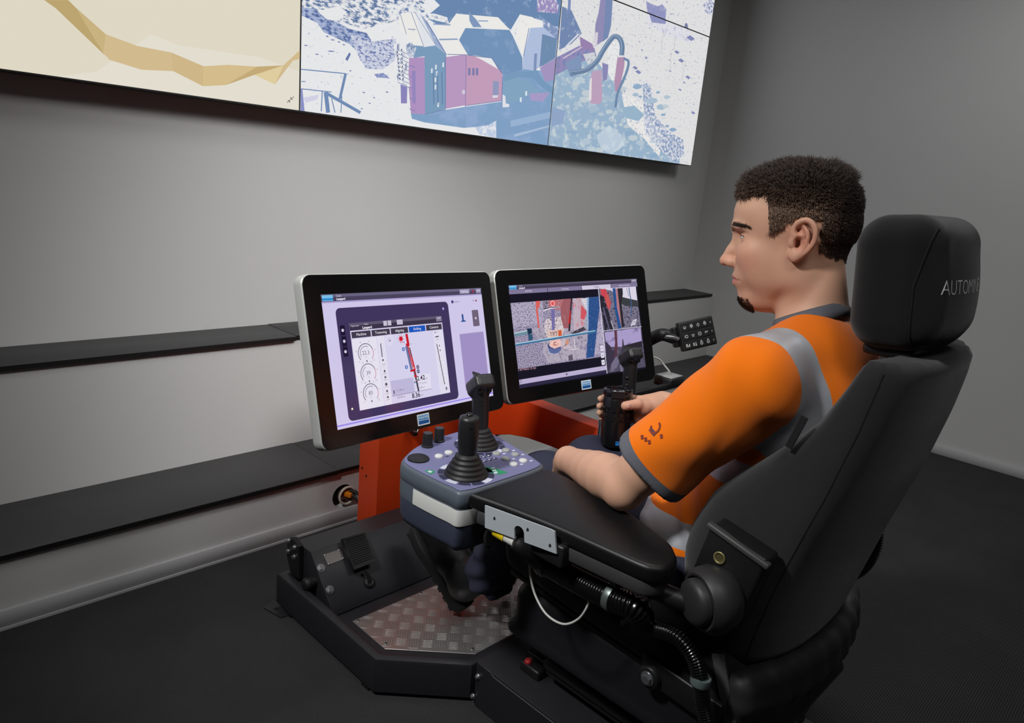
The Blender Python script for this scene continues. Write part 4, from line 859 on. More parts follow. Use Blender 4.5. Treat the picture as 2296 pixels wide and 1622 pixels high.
tb = MB().prism([(.850, 1.668), (.864, 1.600), (.890, 1.596), (.890, 1.690)], (0, 0, 0), (1, 0, 0), (0, 1, 0), (0, 0, 1), .004).build('anchor_tab', m_blk, e)
MB().lathe([(.0065, 0), (.0065, .0004)], (.873, 1.643, .004), (0, 0, 1), 16).build('bolt_hole', m_hole, tb)
# checker plate: bars in groups of five, turned alternately
def mat_checker():
    m = mat('bright_aluminium', (168, 164, 162), .34, metal=.72, var=.06, vscale=30); return m
m_alu = mat_checker()
tp = [(.964, 1.407), (.963, 1.262), (1.128, 1.106), (2*XC-1.128, 1.106), (2*XC-.963, 1.262), (2*XC-.964, 1.407)]
plate = MB().prism(tp, (0, 0, .052), (1, 0, 0), (0, 1, 0), (0, 0, 1), .003, bev=.0008, seg=1).build('checker_plate', m_alu, e)
def inside(x, y, q=tp):
    c = True; n_ = len(q)
    for i in range(n_):
        a, b = q[i], q[(i+1) % n_]
        if (b[0]-a[0])*(y-a[1])-(b[1]-a[1])*(x-a[0]) < .0: c = False
    return c
mb = MB(); DX = np.array([1, 1, 0])/math.sqrt(2); DY = np.array([-1, 1, 0])/math.sqrt(2); cell = .0335
def bar(mb, c, u, v, L, w, h):
    pr = [(-L/2, 0, .05), (-L*.3, .8, .8), (0, 1, 1), (L*.3, .8, .8), (L/2, 0, .05)]; vv = []; ff = []
    for t, q, hh in pr:
        vv += [c+u*t-v*w/2*q, c+u*t+np.array([0, 0, h*hh]), c+u*t+v*w/2*q]
    for i in range(4):
        for k in range(2): ff.append((i*3+k, i*3+k+1, i*3+k+4, i*3+k+3))
    mb.add(vv, ff, True)
for i in range(-20, 24):
    for j in range(-20, 24):
        c = np.array([1.20, 1.26, .055])+DX*i*cell+DY*j*cell
        fl = (i+j) % 2; u, v = (DX, DY) if fl else (DY, DX)
        for k in range(-2, 3):
            p = c+v*k*.0062
            if inside(p[0]-.006, p[1]-.006) and inside(p[0]+.006, p[1]-.006) and inside(p[0]-.006, p[1]+.006) and inside(p[0]+.006, p[1]+.006): bar(mb, p, u, v, .0290, .0040, .0015)
tag(mb.build('raised_bars', m_alu, plate), kind='stuff')
for (px, py) in ((803, 1393), (865, 1444), (1059, 1456), (944, 1331)):
    w = at(px, py, 2, .0555); o = MB().lathe([(.0046, 0), (.0046, .0012), (.003, .0016), (0, .0016)], w, (0, 0, 1), 14).build('screw', m_zinc, plate)
    MB().lathe([(.0024, 0), (.0024, .0003)], (w[0], w[1], w[2]+.0016), (0, 0, 1), 6).build('screw_socket', m_hole, plate)

# ================================================================ pedal box
e = empty('pedal_box', (XC, 1.55, .06), 'black sloped pedal box with ribbed foot pedal', 'pedal')
prof = [(1.452, .056), (1.462, .082), (1.565, .196), (1.651, .190), (1.660, .060)]
auto_smooth(MB().prism(prof, (.93, 0, 0), (0, 1, 0), (0, 0, 1), (1, 0, 0), .69, bev=.003, seg=2).build('housing', m_blk, e), 25)
sl = np.array([0, -.674, -.739]); sn = np.array([0, -.739, .674]); so = np.array([.93, 1.565, .197])+sn*.0
Zp = lambda L: [(580+a/5.4075, 1130+b/5.4075) for a, b in L]
q = [on_plane(*p, so+sn*.001, sn) for p in Zp([(783, 622), (985, 552), (1040, 668), (838, 748)])]
mp_ = mat('nameplate_alu', (150, 142, 140), .35, metal=.8)
mb = MB(); mb.add(q+[p+sn*.0015 for p in q], [(3, 2, 1, 0), (4, 5, 6, 7)]+[(i, (i+1) % 4, 4+(i+1) % 4, 4+i) for i in range(4)]); npl = mb.build('name_plate', mp_, e)
cq = sum(q)/4
for p in q: MB().lathe([(.0030, 0), (.0022, .0012), (0, .0016)], p+(cq-p)*.14+sn*.0015, sn, 10).build('rivet', m_zinc, npl)
for p in Zp([(757, 780), (865, 1045)]):
    mb = MB(); hexbolt(mb, on_plane(*p, so, sn), sn, .0085, .007); mb.build('bolt', m_zinc, e)
q = [on_plane(*p, so+sn*.034, sn) for p in Zp([(1022, 418), (1288, 345), (1418, 700), (1160, 802)])]
mb = MB(); lo_ = [p-sn*.016 for p in q]; mb.add(lo_+q, [(3, 2, 1, 0), (4, 5, 6, 7)]+[(i, (i+1) % 4, 4+(i+1) % 4, 4+i) for i in range(4)]); ped = mb.build('pedal_pad', m_rub, e)
for k in range(13):
    t0, t1 = .03+k*.066, .03+k*.066+.036; a, b, c, d = q[0]*(1-t0)+q[3]*t0, q[1]*(1-t0)+q[2]*t0, q[1]*(1-t1)+q[2]*t1, q[0]*(1-t1)+q[3]*t1
    g = [a+(b-a)*.05, b-(b-a)*.05, c-(c-d)*.05, d+(c-d)*.05]; h_ = [p+sn*.0035 for p in g]
    MB().add(g+h_, [(4, 5, 6, 7)]+[(i, (i+1) % 4, 4+(i+1) % 4, 4+i) for i in range(4)]).build('tread_rib', m_blk2, ped)
st = on_plane(*Zp([(1285, 800)])[0], so+sn*.02, sn); gr = on_plane(*Zp([(1345, 950)])[0], so+sn*.004, sn)
MB().tube([st, (st+gr)/2+sn*.004, gr], .0042, 10).build('pedal_stem', m_blk2, e)
MB().lathe([(.016, 0), (.016, .004), (.012, .009), (.006, .009), (.006, .004)], gr-sn*.004, sn, 20).build('grommet', m_rub, e)
# end bracket, bolts and adjusting knob on the left end
mb = MB().prism([(1.60, .10), (1.645, .10), (1.668, .15), (1.662, .20), (1.635, .212), (1.60, .20)], (.915, 0, 0), (0, 1, 0), (0, 0, 1), (1, 0, 0), .014, bev=.002, seg=1); mb.build('end_bracket', m_blk2, e)
for y, z in ((1.652, .196), (1.620, .190), (1.655, .162), (1.622, .160)):
    mb = MB(); hexbolt(mb, (.915, y, z), (-1, 0, 0), .0055, .007); mb.build('bolt', m_zinc, e)
w = at(695, 1307, 0, .915)
MB().lathe([(.014, -.02), (.014, .0), (.016, .004), (.016, .016), (.012, .020), (0, .020)], (.916, w[1], w[2]), (-1, 0, 0), 20).build('adjusting_knob', m_rub, e)
MB().box((.908, 1.56, .1045), (.010, .05, .002), bev=.0008, seg=1).build('slot_insert', m_blk2, e)

# ================================================================ seat pedestal
e = empty('seat_pedestal', (XC, .6, 0), 'low black steel pedestal under the operator seat', 'pedestal')
auto_smooth(MB().prism([(1.052, .12), (1.052, 1.024), (1.062, 1.033), (2*XC-1.062, 1.033), (2*XC-1.052, 1.024), (2*XC-1.052, .12)], (0, 0, .004), (1, 0, 0), (0, 1, 0), (0, 0, 1), .112, bev=.004, seg=2).build('base_box', m_blk, e), 30)
auto_smooth(MB().prism([(.12, .002), (1.018, .002), (1.018, .119), (.975, .119), (.965, .112), (.12, .112)], (1.0485, 0, 0), (0, 1, 0), (0, 0, 1), (1, 0, 0), .004, bev=.001, seg=1).build('side_plate', m_blk, e), 30)
for (px, py) in ((1072, 1517), (1061, 1561)):
    mb = MB(); hexbolt(mb, at(px, py, 0, 1.0485), (-1, 0, 0), .0052, .007); mb.build('bolt', m_zinc, e)
for x in (1.175, 2*XC-1.175):
    MB().box((x, .66, .128), (.052, .60, .024), bev=.003).build('slide_rail', m_blk2, e)
    MB().box((x-.005, .66, .146), (.026, .56, .014), bev=.003).build('rail_carriage', m_rub, e)
for y in (.868, .705, .668):
    MB().tube([(1.157, y, .142), (1.138, y, .142)], .0042, 10).lathe([(.0068, 0), (.0068, .005)], (1.150, y, .142), (-1, 0, 0), 6, smooth=False).build('rail_bolt', m_zinc, e)
MB().box((1.128, .915, .128), (.036, .060, .024), bev=.006).build('latch_block', m_blk2, e)
MB().lathe([(.009, 0), (.009, .004), (.006, .007), (0, .007)], (1.122, .928, .140), (-.3, .2, 1), 16).build('release_button', mat('red_plastic', (176, 40, 44), .4), e)
# ================================================================ operator seat
m_fab = mat('charcoal_fabric', (40, 40, 42), .92, spec=.15, bump=.35, bscale=900, sheen=.25, var=.10, vscale=40)
m_fab2 = mat('black_fabric', (28, 28, 30), .95, spec=.12, bump=.35, bscale=900, sheen=.2, var=.08, vscale=40)
m_skirt = mat('black_vinyl', (28, 28, 33), .42, spec=.4)
m_seam = mat('seam_thread', (14, 14, 14), .9)
seat = empty('operator_seat', (XC, .55, .12), 'black operator seat with headrest and high reclined back', 'seat')
def lerp_tab(tab, z):
    zs = [a for a, b in tab]; ys = [b for a, b in tab]; return float(np.interp(z, zs, ys))
T_EDGE = [(.455, .470), (.50, .525), (.56, .556), (.62, .562), (.665, .556), (.735, .527), (.79, .480), (.837, .436), (.905, .380), (.967, .353), (1.012, .340)]
T_CTR = [(.455, .44), (.56, .455), (.70, .425), (.80, .396), (.90, .368), (1.012, .338)]
T_BACK = [(.455, .412), (.562, .388), (.658, .367), (.807, .328), (.905, .308), (.969, .299), (1.012, .296)]
T_W = [(.455, .205), (.52, .225), (.60, .238), (.75, .238), (.86, .228), (.95, .214), (1.012, .200)]
def back_pt(s, v, side):
    """s across -1..1, v height 0..1, side 0 front 1 back"""
    z = .455+v*(1.012-.455); r = .035
    ew = max(0.0, (abs(s)-.80)/.20); e_ = 1-math.sqrt(max(0, 1-min(ew, 1)**2))
    tz = max(0.0, (v-.90)/.10); et = 1-math.sqrt(max(0, 1-min(tz, 1)**2)); bz = max(0.0, (.08-v)/.08); eb = 1-math.sqrt(max(0, 1-min(bz, 1)**2))
    f_ = max(0.0, min(1.0, (abs(s)-.42)/.36)); f_ = f_*f_*(3-2*f_)
    yf = lerp_tab(T_CTR, z)*(1-f_)+lerp_tab(T_EDGE, z)*f_
    yb = lerp_tab(T_BACK, z)-.040*(1-abs(s)**2.6)
    mid = yb+.022; k = min(1.0, max(e_, et, eb))
    yf = yf+(mid-yf)*(e_*.42+.58*(et*.25+eb*.7) if side == 0 else 0); yb2 = yb+(mid-yb)*(e_*.9)
    y = yf if side == 0 else yb2
    z2 = z
    return (XC+s*lerp_tab(T_W, z)*(1-.04*et), y, z2)
S = [-1+2*i/36 for i in range(37)]; NV = 40
S = [math.copysign(1-(1-abs(s))**1.6, s) for s in S]
V = []; F = []; mb = MB()
loop = [(s, 0) for s in S]+[(s, 1) for s in S[::-1]]
m = len(loop)
for j in range(NV+1):
    v = j/NV
    for s, sd in loop: V.append(back_pt(s, v, sd))
for j in range(NV):
    for k in range(m): F.append((j*m+k, j*m+(k+1) % m, (j+1)*m+(k+1) % m, (j+1)*m+k))
mb.add(V, F, True); mb.add(V[-m:], [tuple(range(m))], True); mb.add(V[:m], [tuple(range(m))[::-1]], True)
bk = mb.build('backrest', m_fab, seat); bm = bmesh.new(); bm.from_mesh(bk.data); bmesh.ops.remove_doubles(bm, verts=bm.verts, dist=1e-4); bmesh.ops.recalc_face_normals(bm, faces=bm.faces); bmesh.ops.triangulate(bm, faces=[f for f in bm.faces if len(f.verts) > 4]); bmesh.ops.smooth_vert(bm, verts=bm.verts, factor=.5, use_axis_x=True, use_axis_y=True, use_axis_z=True); bm.to_mesh(bk.data); bm.free()
for sg in (-1, 1):
    path = []
    for j in range(1, 30):
        v = .02+j/30*.985; p = back_pt(sg*.97, v, 1); path.append((p[0]+sg*.0005, p[1]+.004, p[2]))
    MB().tube(path, .0026, 6).build('seam', m_seam, bk)
MB().box((1.040, .395, .89), (.004, .010, .055), M=rot('X', 16)).build('fabric_tag', mat('black_tag', (10, 10, 10), .8), bk)
# headrest
Rh = rot('X', -6)
hd = Soft().rbox((XC-.002, .3445, 1.116), (.130, .063, .101), .046, M=Rh).ell((XC, .312, 1.10), (.10, .040, .075), k=.04, M=Rh)
hr = hd.build('headrest', m_fab2, seat, h=.004)
for sg in (-1, 1): MB().tube([(XC+sg*.05, .338, .97), (XC+sg*.05, .342, 1.05)], .007, 10).build('headrest_post', m_chrome, seat)
auto_smooth(MB().box((XC, .338, 1.012), (.19, .075, .022), bev=.008, seg=3).build('headrest_base', m_blk2, seat), 40)
pa = [(XC-.100, .3505+.00, 1.03+.17*k/14) for k in range(15)]
# cushion and skirt
Rc = rot('X', 4)
cu = Soft().rbox((XC, .690, .428), (.242, .278, .050), .040, M=Rc).ell((XC-.20, .69, .455), (.05, .25, .035), k=.05, M=Rc).ell((XC+.20, .69, .455), (.05, .25, .035), k=.05, M=Rc)
cu.build('seat_cushion', m_fab2, seat, h=.006)
auto_smooth(MB().box((XC, .665, .381), (.472, .545, .012), M=Rc, bev=.004).build('cushion_pan', m_blk2, seat), 40)
sk = Soft().rbox((XC, .655, .330), (.236, .270, .052), .030).rbox((XC, .655, .270), (.238, .278, .014), .012, k=.03)
sk.build('seat_skirt', m_skirt, seat, h=.006)
bl = MB()
for i in range(5):
    z = .160+i*.022; w_ = .165+(.012 if i % 2 else 0); bl.box((XC, .64, z), (2*w_, .46, .024), bev=.010, seg=3)
auto_smooth(bl.build('suspension_bellows', m_rub, seat), 60)
# pivot boss with bolt
p = at(1452, 1522, 0, 1.005)
MB().lathe([(.021, -.045), (.021, -.002), (.018, 0), (0, 0)], p, (-1, 0, 0), 24).build('pivot_boss', m_blk2, seat)
mb = MB(); hexbolt(mb, p, (-1, 0, 0), .0098, .008); mb.build('pivot_bolt', m_zinc, seat)
MB().box((1.028, .50, .385), (.022, .16, .05), M=rot('X', 4), bev=.004).build('pivot_bracket', m_blk2, seat)
# hinge bracket and height knob between arm and back
MB().box((1.005, .440, .655), (.045, .10, .120), M=rot('X', 12), bev=.006).build('arm_bracket', m_blk2, seat)
MB().box((.985, .428, .708), (.014, .11, .010), M=rot('X', 14), bev=.003).build('bracket_lip', mat('grey_plastic', (66, 66, 66), .5), seat)
MB().lathe([(.010, 0), (.010, .0012), (.007, .0012), (.007, 0)], (.981, .452, .676), (-1, 0, .1), 18).build('bracket_rivet', mat('brass_dull', (150, 140, 96), .4, metal=.6), seat)
kc = np.array([.952, .452, .612]); ka = np.array([-.90, .42, -.05]); ka /= np.linalg.norm(ka)
auto_smooth(MB().lathe([(.030, -.055), (.046, -.040), (.053, -.018), (.051, .000), (.044, .010), (.040, .010), (.039, .004)], kc, ka, 36).build('knob_housing', mat('soft_black_plastic', (42, 42, 43), .5), seat), 50)
auto_smooth(MB().lathe([(.0365, .000), (.0365, .016), (.034, .022), (.026, .026), (.012, .028), (0, .0285)], kc, ka, 36).build('recline_knob', mat('soft_black_plastic', (42, 42, 43), .5), seat), 50)
# lower back shell with ridges
sh = Soft()
for z, y, r in ((.440, .404, .026), (.412, .402, .028), (.384, .410, .024)):
    for i in range(8):
        a, b = -1+2*i/8, -1+2*(i+1)/8
        sh.cone((XC+a*.225, y-.040*(1-a*a), z), (XC+b*.225, y-.040*(1-b*b), z), r, r, k=.012)
sh.build('back_shell', mat('shell_plastic', (38, 38, 40), .55, bump=.1, bscale=600), seat, h=.005)
MB().box((1.48, .45, .375), (.02, .07, .06), M=rot('X', 20), bev=.004).box((1.485, .43, .40), (.012, .012, .05), bev=.002).build('recline_lever', m_blk2, seat)
MB().box((1.030, .425, .425), (.006, .022, .125), M=rot('X', -22), bev=.0015).build('hinge_strut', mat('grey_plastic', (66, 66, 66), .5), seat)
# armrest pads, left and right
arm = [(.835, .869), (.852, .80), (.869, .703), (.880, .586), (.886, .528), (.896, .508), (.915, .497), (.945, .503), (.967, .520), (.990, .552), (1.022, .651), (1.045, .796), (1.046, .869)]
m_arm = mat('armrest_black', (18, 18, 20), .42, spec=.35)
def armrest(mirror):
    pl_ = [(2*XC-x if mirror else x, y) for x, y in arm]
    if mirror: pl_ = pl_[::-1]
    sm = [tuple(p) for p in catmull(pl_[:-1]+[pl_[-1]], 4)]
    o = MB().prism(sm, (0, 0, .632), (1, 0, 0), (0, 1, 0), (0, 0, 1), .0305, bev=.009, seg=4).build('armrest_pad', m_arm, seat); auto_smooth(o, 28)
    c = np.mean(np.array(sm), 0); lo2 = [tuple(c+(np.array(p)-c)*.93) for p in sm]
    o2 = MB().prism(lo2, (0, 0, .606), (1, 0, 0), (0, 1, 0), (0, 0, 1), .027, bev=.005, seg=2).build('armrest_underside', mat('grey_underside', (58, 58, 60), .5), seat); auto_smooth(o2, 28)
    sx = -1 if not mirror else 1
    MB().tube([(XC+sx*.345, .56, .600), (XC+sx*.33, .47, .600), (XC+sx*.27, .43, .60)], .016, 12).build('armrest_support', m_blk2, seat)
armrest(False); armrest(True)
# zinc side plate with slot under the left armrest
pz = [(.852, .657), (.852, .600), (.812, .600), (.672, .615), (.672, .666), (.684, .668)]
e2 = MB(); A_ = at(1090, 1133, 0, .833); B_ = at(1246, 1190, 0, .860); C_ = at(1250, 1242, 0, .860); D_ = at(1090, 1183, 0, .833)
def pln(a, b): return A_*(1-a)*(1-b)+B_*a*(1-b)+C_*a*b+D_*(1-a)*b
m_zplate = mat('zinc_plate', (186, 194, 200), .42, metal=.25)
nx = np.array([-.99, .07, 0.1])
slot = [(.43, 1.0), (.43, .62)]+[(.50-.07*math.cos(t), .62-.25*math.sin(t)) for t in np.linspace(.2, math.pi-.2, 7)]+[(.57, .62), (.57, 1.0)]
outl = [(0, 0), (0, 1.0)]+slot+[(1, 1), (1, .04), (.95, 0)]
P0 = [pln(*p) for p in outl]; k_ = len(P0)
bm = bmesh.new(); lo_ = [bm.verts.new(tuple(p)) for p in P0]; hi_ = [bm.verts.new(tuple(p+nx*.003)) for p in P0]; bm.faces.new(lo_); bm.faces.new(hi_[::-1])
for i in range(k_): bm.faces.new((lo_[i], lo_[(i+1) % k_], hi_[(i+1) % k_], hi_[i]))
bmesh.ops.recalc_face_normals(bm, faces=bm.faces); bmesh.ops.triangulate(bm, faces=[f for f in bm.faces if len(f.verts) > 4])
zp = MB().frombm(bm).build('zinc_side_plate', m_zplate, seat)
for a, b in ((.14, .42), (.62, .38), (.92, .72)): MB().lathe([(.0030, 0), (.0030, .0004)], pln(a, b)+nx*.003, nx, 12).build('plate_hole', m_hole, zp)
v, f = [pln(.40, .5)-nx*.012, pln(.6, .5)-nx*.012, pln(.6, 1.1)-nx*.012, pln(.4, 1.1)-nx*.012], [(0, 1, 2, 3)]
MB().box((.905, .76, .615), (.085, .19, .040), bev=.004).build('armrest_box', m_blk2, seat)
# lettering on the back of the headrest
m_let = mat('silver_thread', (240, 240, 242), .4)
v, f = text_mesh('AUTOMINE', .031, -.0004)
yb_ = .2805; o = np.array([1.247, .277, 1.119])
def head_back(x, z):
    best = (9, None)
    return None
v2 = [(o[0]+p[0]*1.0, 0, o[2]+p[1]) for p in v]
# press the lettering on the headrest's back surface
from mathutils.bvhtree import BVHTree
bv = BVHTree.FromPolygons([x.co for x in hr.data.vertices], [tuple(p.vertices) for p in hr.data.polygons])
vv = []
for x, _, z in v2:
    h_ = bv.ray_cast(Vector((x, .1, z)), Vector((0, 1, 0))); vv.append((x, (h_[0].y if h_[0] else .28)-.0006, z))
MB().add(vv, f).build('lettering', m_let, hr)
pa = []
for k in range(21):
    z = 1.025+.185*k/20; h_ = bv.ray_cast(Vector((.9, .312-.02*abs(k/20-.5), z)), Vector((1, 0, 0)))
    if h_[0]: pa.append((h_[0].x-.0002, h_[0].y, h_[0].z))
MB().tube(pa, .0018, 6).build('seam', m_seam, hr)
# ================================================================ joystick consoles on the armrests
m_pod = mat('slate_plastic', (84, 92, 102), .42, spec=.4)
m_pod2 = mat('slate_blue_plastic', (62, 68, 86), .42, spec=.4)
m_band = mat('pale_band', (206, 208, 204), .5)
m_panel = mat('violet_panel_foil', (112, 112, 150), .5, spec=.4)
m_wbtn = mat('white_button', (204, 206, 204), .45); m_gbtn = mat('grey_button', (150, 154, 152), .5)
m_dk = mat('print_dark', (40, 42, 66), .6); m_lt = mat('print_light', (196, 200, 214), .6); m_gn = mat('print_green', (36, 134, 92), .6)
m_grip = mat('joystick_black', (30, 30, 32), .42, spec=.45); m_boot = mat('boot_rubber', (20, 20, 21), .55); m_jb = mat('joystick_button', (18, 18, 19), .25)
PTOP = .662
outline0 = [(.832, .876), (.93, .872), (1.034, .877), (1.056, .905), (1.072, .985), (1.084, 1.060), (1.078, 1.100), (1.046, 1.120), (.966, 1.116), (.895, 1.100), (.850, 1.076), (.820, 1.050), (.814, 1.00), (.820, .91)]
def closed_smooth(P, n=5):
    Q = [np.array(p) for p in P]; k = len(Q); out = []
    for i in range(k):
        a, b, c, d = Q[i-1], Q[i], Q[(i+1) % k], Q[(i+2) % k]
        for j in range(n):
            t = j/n; out.append(.5*(2*b+(c-a)*t+(2*a-5*b+4*c-d)*t*t+(3*b-a-3*c+d)*t**3))
    return [tuple(p) for p in out]
def pod(mirror, label):
    X = (lambda x: 2*XC-x) if mirror else (lambda x: x)
    e = empty('joystick_console', (X(.95), .99, .54), label, 'joystick console', 'joystick consoles on the armrests')
    ol = outline0 if not mirror else [(min(a, 1.045), min(b, 1.085)) for a, b in outline0]
    P = closed_smooth([(X(a), b) for a, b in ol]); P = P[::-1] if mirror else P
    c = np.mean(np.array(P), 0); n = len(P)
    DZ = -.030 if mirror else 0.0; PTOP = .662+DZ
    def lev(s, z, dz=0): return [tuple(c+(np.array(p)-c)*s)+(z+DZ,) for p in P]
    def loft(levels):
        V = [q for s, z in levels for q in lev(s, z)]; F = [(i*n+k, i*n+(k+1) % n, (i+1)*n+(k+1) % n, (i+1)*n+k) for i in range(len(levels)-1) for k in range(n)]
        return MB().add(V, F, True)
    top = loft([(.99, .628), (1.012, .632), (1.016, .645), (1.008, .656), (.992, .661), (.97, .662)]); top.add(lev(.97, .662), [tuple(range(n))], True)
    auto_smooth(top.build('upper_housing', m_pod, e), 50)
    auto_smooth(loft([(.998, .594), (1.004, .598), (1.006, .61), (1.006, .63)]).build('housing_wall', m_pod, e), 50)
    lo = loft([(.86, .534), (.94, .540), (.982, .554), (.998, .596)]); lo.add(lev(.86, .534), [tuple(range(n))[::-1]], True); auto_smooth(lo.build('lower_housing', m_pod2, e), 50)
    # pale band round the outer rear corner
    idx = [] if mirror else [k for k in range(n) if (X(P[k][0]) < .90 and P[k][1] < 1.004) or (X(P[k][0]) < .835 and P[k][1] < 1.004) or (P[k][1] < .90 and X(P[k][0]) < .955)]
    idx = sorted(idx, key=lambda k: math.atan2(P[k][1]-c[1], (X(P[k][0])-.95)) % (2*math.pi))
    V = []; F = []
    for k in idx:
        p = np.array(P[k]); V += [tuple(c+(p-c)*1.016)+(.5955,), tuple(c+(p-c)*1.020)+(.599,), tuple(c+(p-c)*1.020)+(.624,), tuple(c+(p-c)*1.016)+(.6275,)]
    for i in range(len(idx)-1):
        for j in range(3): F.append((i*4+j, (i+1)*4+j, (i+1)*4+j+1, i*4+j+1))
    if idx: MB().add(V, F, True).build('pale_band', m_band, e)
    # connector recess at the rear
    w = (X(.905), .8685, .558); MB().lathe([(.026, 0), (.026, .004), (.020, .004)], w, (0, -1, .15), 24).build('cable_recess', m_hole, e)
    MB().lathe([(.0028, 0), (.0028, .001)], (X(.915), .8635, .566), (0, -1, 0), 10).build('indicator_light', mat('amber_plastic', (226, 130, 24), .4), e)
    pan = MB().prism([tuple(c+(np.array(p)-c)*.962) for p in P], (0, 0, PTOP), (1, 0, 0), (0, 1, 0), (0, 0, 1), .0022, bev=.0006, seg=1).build('control_panel', m_panel, e)
    zt = PTOP+.0022
    # printed rings and marks
    def flat(name, pts, m_, dz=.00025): MB().prism([(X(a), b) for a, b in (pts if not mirror else pts[::-1])], (0, 0, zt), (1, 0, 0), (0, 1, 0), (0, 0, 1), dz).build(name, m_, pan)
    for (jx, jy) in ((.885, .935), (1.008, 1.030)):
        for k in range(12):
            a0, a1 = math.radians(k*30+2), math.radians(k*30+28); m_ = m_lt if k % 3 == 0 else m_dk
            flat('ring_mark', [(jx+r*math.cos(a), jy+r*math.sin(a)) for r, a in ((.043, a0), (.054, a0), (.0545, (a0+a1)/2), (.054, a1), (.043, a1), (.0435, (a0+a1)/2))], m_)
    flat('green_mark', [(.922, .925), (.935, .895), (.958, .893), (.950, .925), (.940, .940)], m_gn)
    for k in range(3): flat('arrow_mark', [(.929+k*.006, .904+k*.010), (.938+k*.006, .902+k*.010), (.942+k*.005, .910+k*.009), (.934+k*.005, .909+k*.009)], m_lt, .0005)
    flat('green_mark', [(.826, .968), (.842, .974), (.842, .986), (.828, .990)], m_gn); flat('arrow_mark', [(.830, .974), (.838, .978), (.836, .984), (.830, .984)], m_lt, .0005)
    for k in range(6):
        x, y = .952+.014*(k % 3), .955+.017*(k//3); flat('symbol_mark', [(x, y), (x+.010, y), (x+.010, y+.011), (x, y+.011)], m_dk); flat('symbol_mark', [(x+.002, y+.003), (x+.007, y+.005), (x+.006, y+.009), (x+.003, y+.008)], m_lt, .0005)
    for (bx, by, wh) in ((.895, 1.028, 1), (.924, 1.032, 1), (1.004, .975, 0), (1.034, .977, 0), (1.034, .950, 0), (1.000, .944, 0), (.994, .915, 1), (1.024, .917, 1)):
        MB().lathe([(.0088, 0), (.0088, .0022), (.0072, .0042), (.003, .005), (0, .005)], (X(bx), by, zt), (0, 0, 1), 20).build('push_button', m_wbtn if wh else m_gbtn, e)
        flat('button_mark', [(bx+.012, by-.010), (bx+.019, by-.010), (bx+.019, by-.005), (bx+.012, by-.005)], m_lt if (bx > .95) else m_dk)
    for (bx, by, r, h) in ((.911, 1.085, .0112, .030), (.951, 1.096, .0112, .030)):
        auto_smooth(MB().lathe([(r*1.12, 0), (r*1.12, .003), (r, .004), (r*.92, h-.002), (r*.84, h), (0, h)], (X(bx), by, zt), (0, 0, 1), 18).build('rotary_knob', m_grip, e), 40)
    auto_smooth(MB().lathe([(.0215, 0), (.0215, .003), (.0185, .005), (.010, .0045), (0, .0042)], (X(.853), 1.041, zt), (0, 0, 1), 28).build('round_dial', m_boot, e), 40)
    # ---- plain joystick
    def bellows(o, R, r, h, lean):
        prof = []; st = 5
        for i in range(st):
            t = i/st; ra = R*(1-t)**1.0+r*t; z0 = h*t; prof += [(ra, z0), (ra*1.0, z0+h/st*.30), (ra*.93, z0+h/st*.55), ((R*(1-t-1/st)+r*(t+1/st))*1.0, z0+h/st*.85)]
        prof.append((r*.9, h)); return MB().lathe(prof, o, lean, 32)
    if not mirror:
        o = np.array([X(.885), .935, zt]); ln = np.array([0, .02, 1.0])
        j = bellows(o, .0425, .019, .042, ln).build('joystick_boot', m_boot, e)
        gp = [(.016, .036), (.0175, .044), (.0190, .050), (.0200, .090), (.0196, .108), (.0180, .114), (.0120, .1165), (0, .117)]
        g = auto_smooth(MB().lathe(gp, o, ln, 30).build('joystick_grip', m_grip, e), 60)
        MB().lathe([(.0072, .1155), (.0068, .119), (.004, .1215), (0, .122)], o, ln, 18).build('thumb_button', m_jb, g)
        MB().lathe([(.0020, 0), (.0020, .0005)], o+np.array([-.0120*(1), -.0150, .100]), (-.62, -.78, 0), 10).build('screw_hole', m_hole, g)
    # ---- joystick with angled head
    o = np.array([X(1.008), 1.030, zt]); ln = np.array([-.02, .06, 1.0]); GX = -DZ
    bellows(o, .0400, .018, .040, ln).build('joystick_boot', m_boot, e)
    g = auto_smooth(MB().lathe([(.015, .034), (.0168, .042), (.0175, .050), (.0180, .098+GX), (.0185, .104+GX)], o, ln, 30).build('joystick_grip', m_grip, e), 60)
    lnn = ln/np.linalg.norm(ln); hc = o+lnn*(.128+GX)
    AH = 52; Mh = rot('Z', -14) @ rot('X', AH)
    hs = Soft().rbox(hc+(0, .002, .004), (.0225, .0160, .0285), .009, M=Mh, k=.006).cone(o+lnn*(.095+GX), hc, .0175, .017, k=.012).cone(hc+(0, .014, .020), hc+(0, .026, .024), .007, .003, k=.010)
    hs.build('joystick_head', m_grip, g, h=.0016)
    nf = np.array(Mh.to_3x3() @ Vector((0, -1, 0))); uf = np.array(Mh.to_3x3() @ Vector((0, 0, 1))); rf = np.array(Mh.to_3x3() @ Vector((1, 0, 0)))
    for a in (-.0095, .0095):
        for b in (-.012, .010):
            MB().lathe([(.0078, 0), (.0074, .004), (.0050, .0072), (0, .0082)], hc+(0, .002, .004)+nf*.0148+rf*a+uf*b, nf, 18).build('head_button', m_jb, g)
    MB().lathe([(.0020, 0), (.0020, .0005)], o+lnn*(.094+GX)+np.array([-.0100, -.0153, 0]), (-.55, -.83, 0), 10).build('screw_hole', m_hole, g)
    if mirror:
        for t in (.088, .108): MB().lathe([(.0046, 0), (.0042, .003), (0, .005)], o+lnn*t+np.array([-.0172, -.004, 0]), (-1, -.25, 0), 14).build('side_button', m_jb, g)
    return e
pod(False, 'left joystick console with violet button panel and two joysticks')
pod(True, 'right joystick console beyond the travel mug with button head joystick')

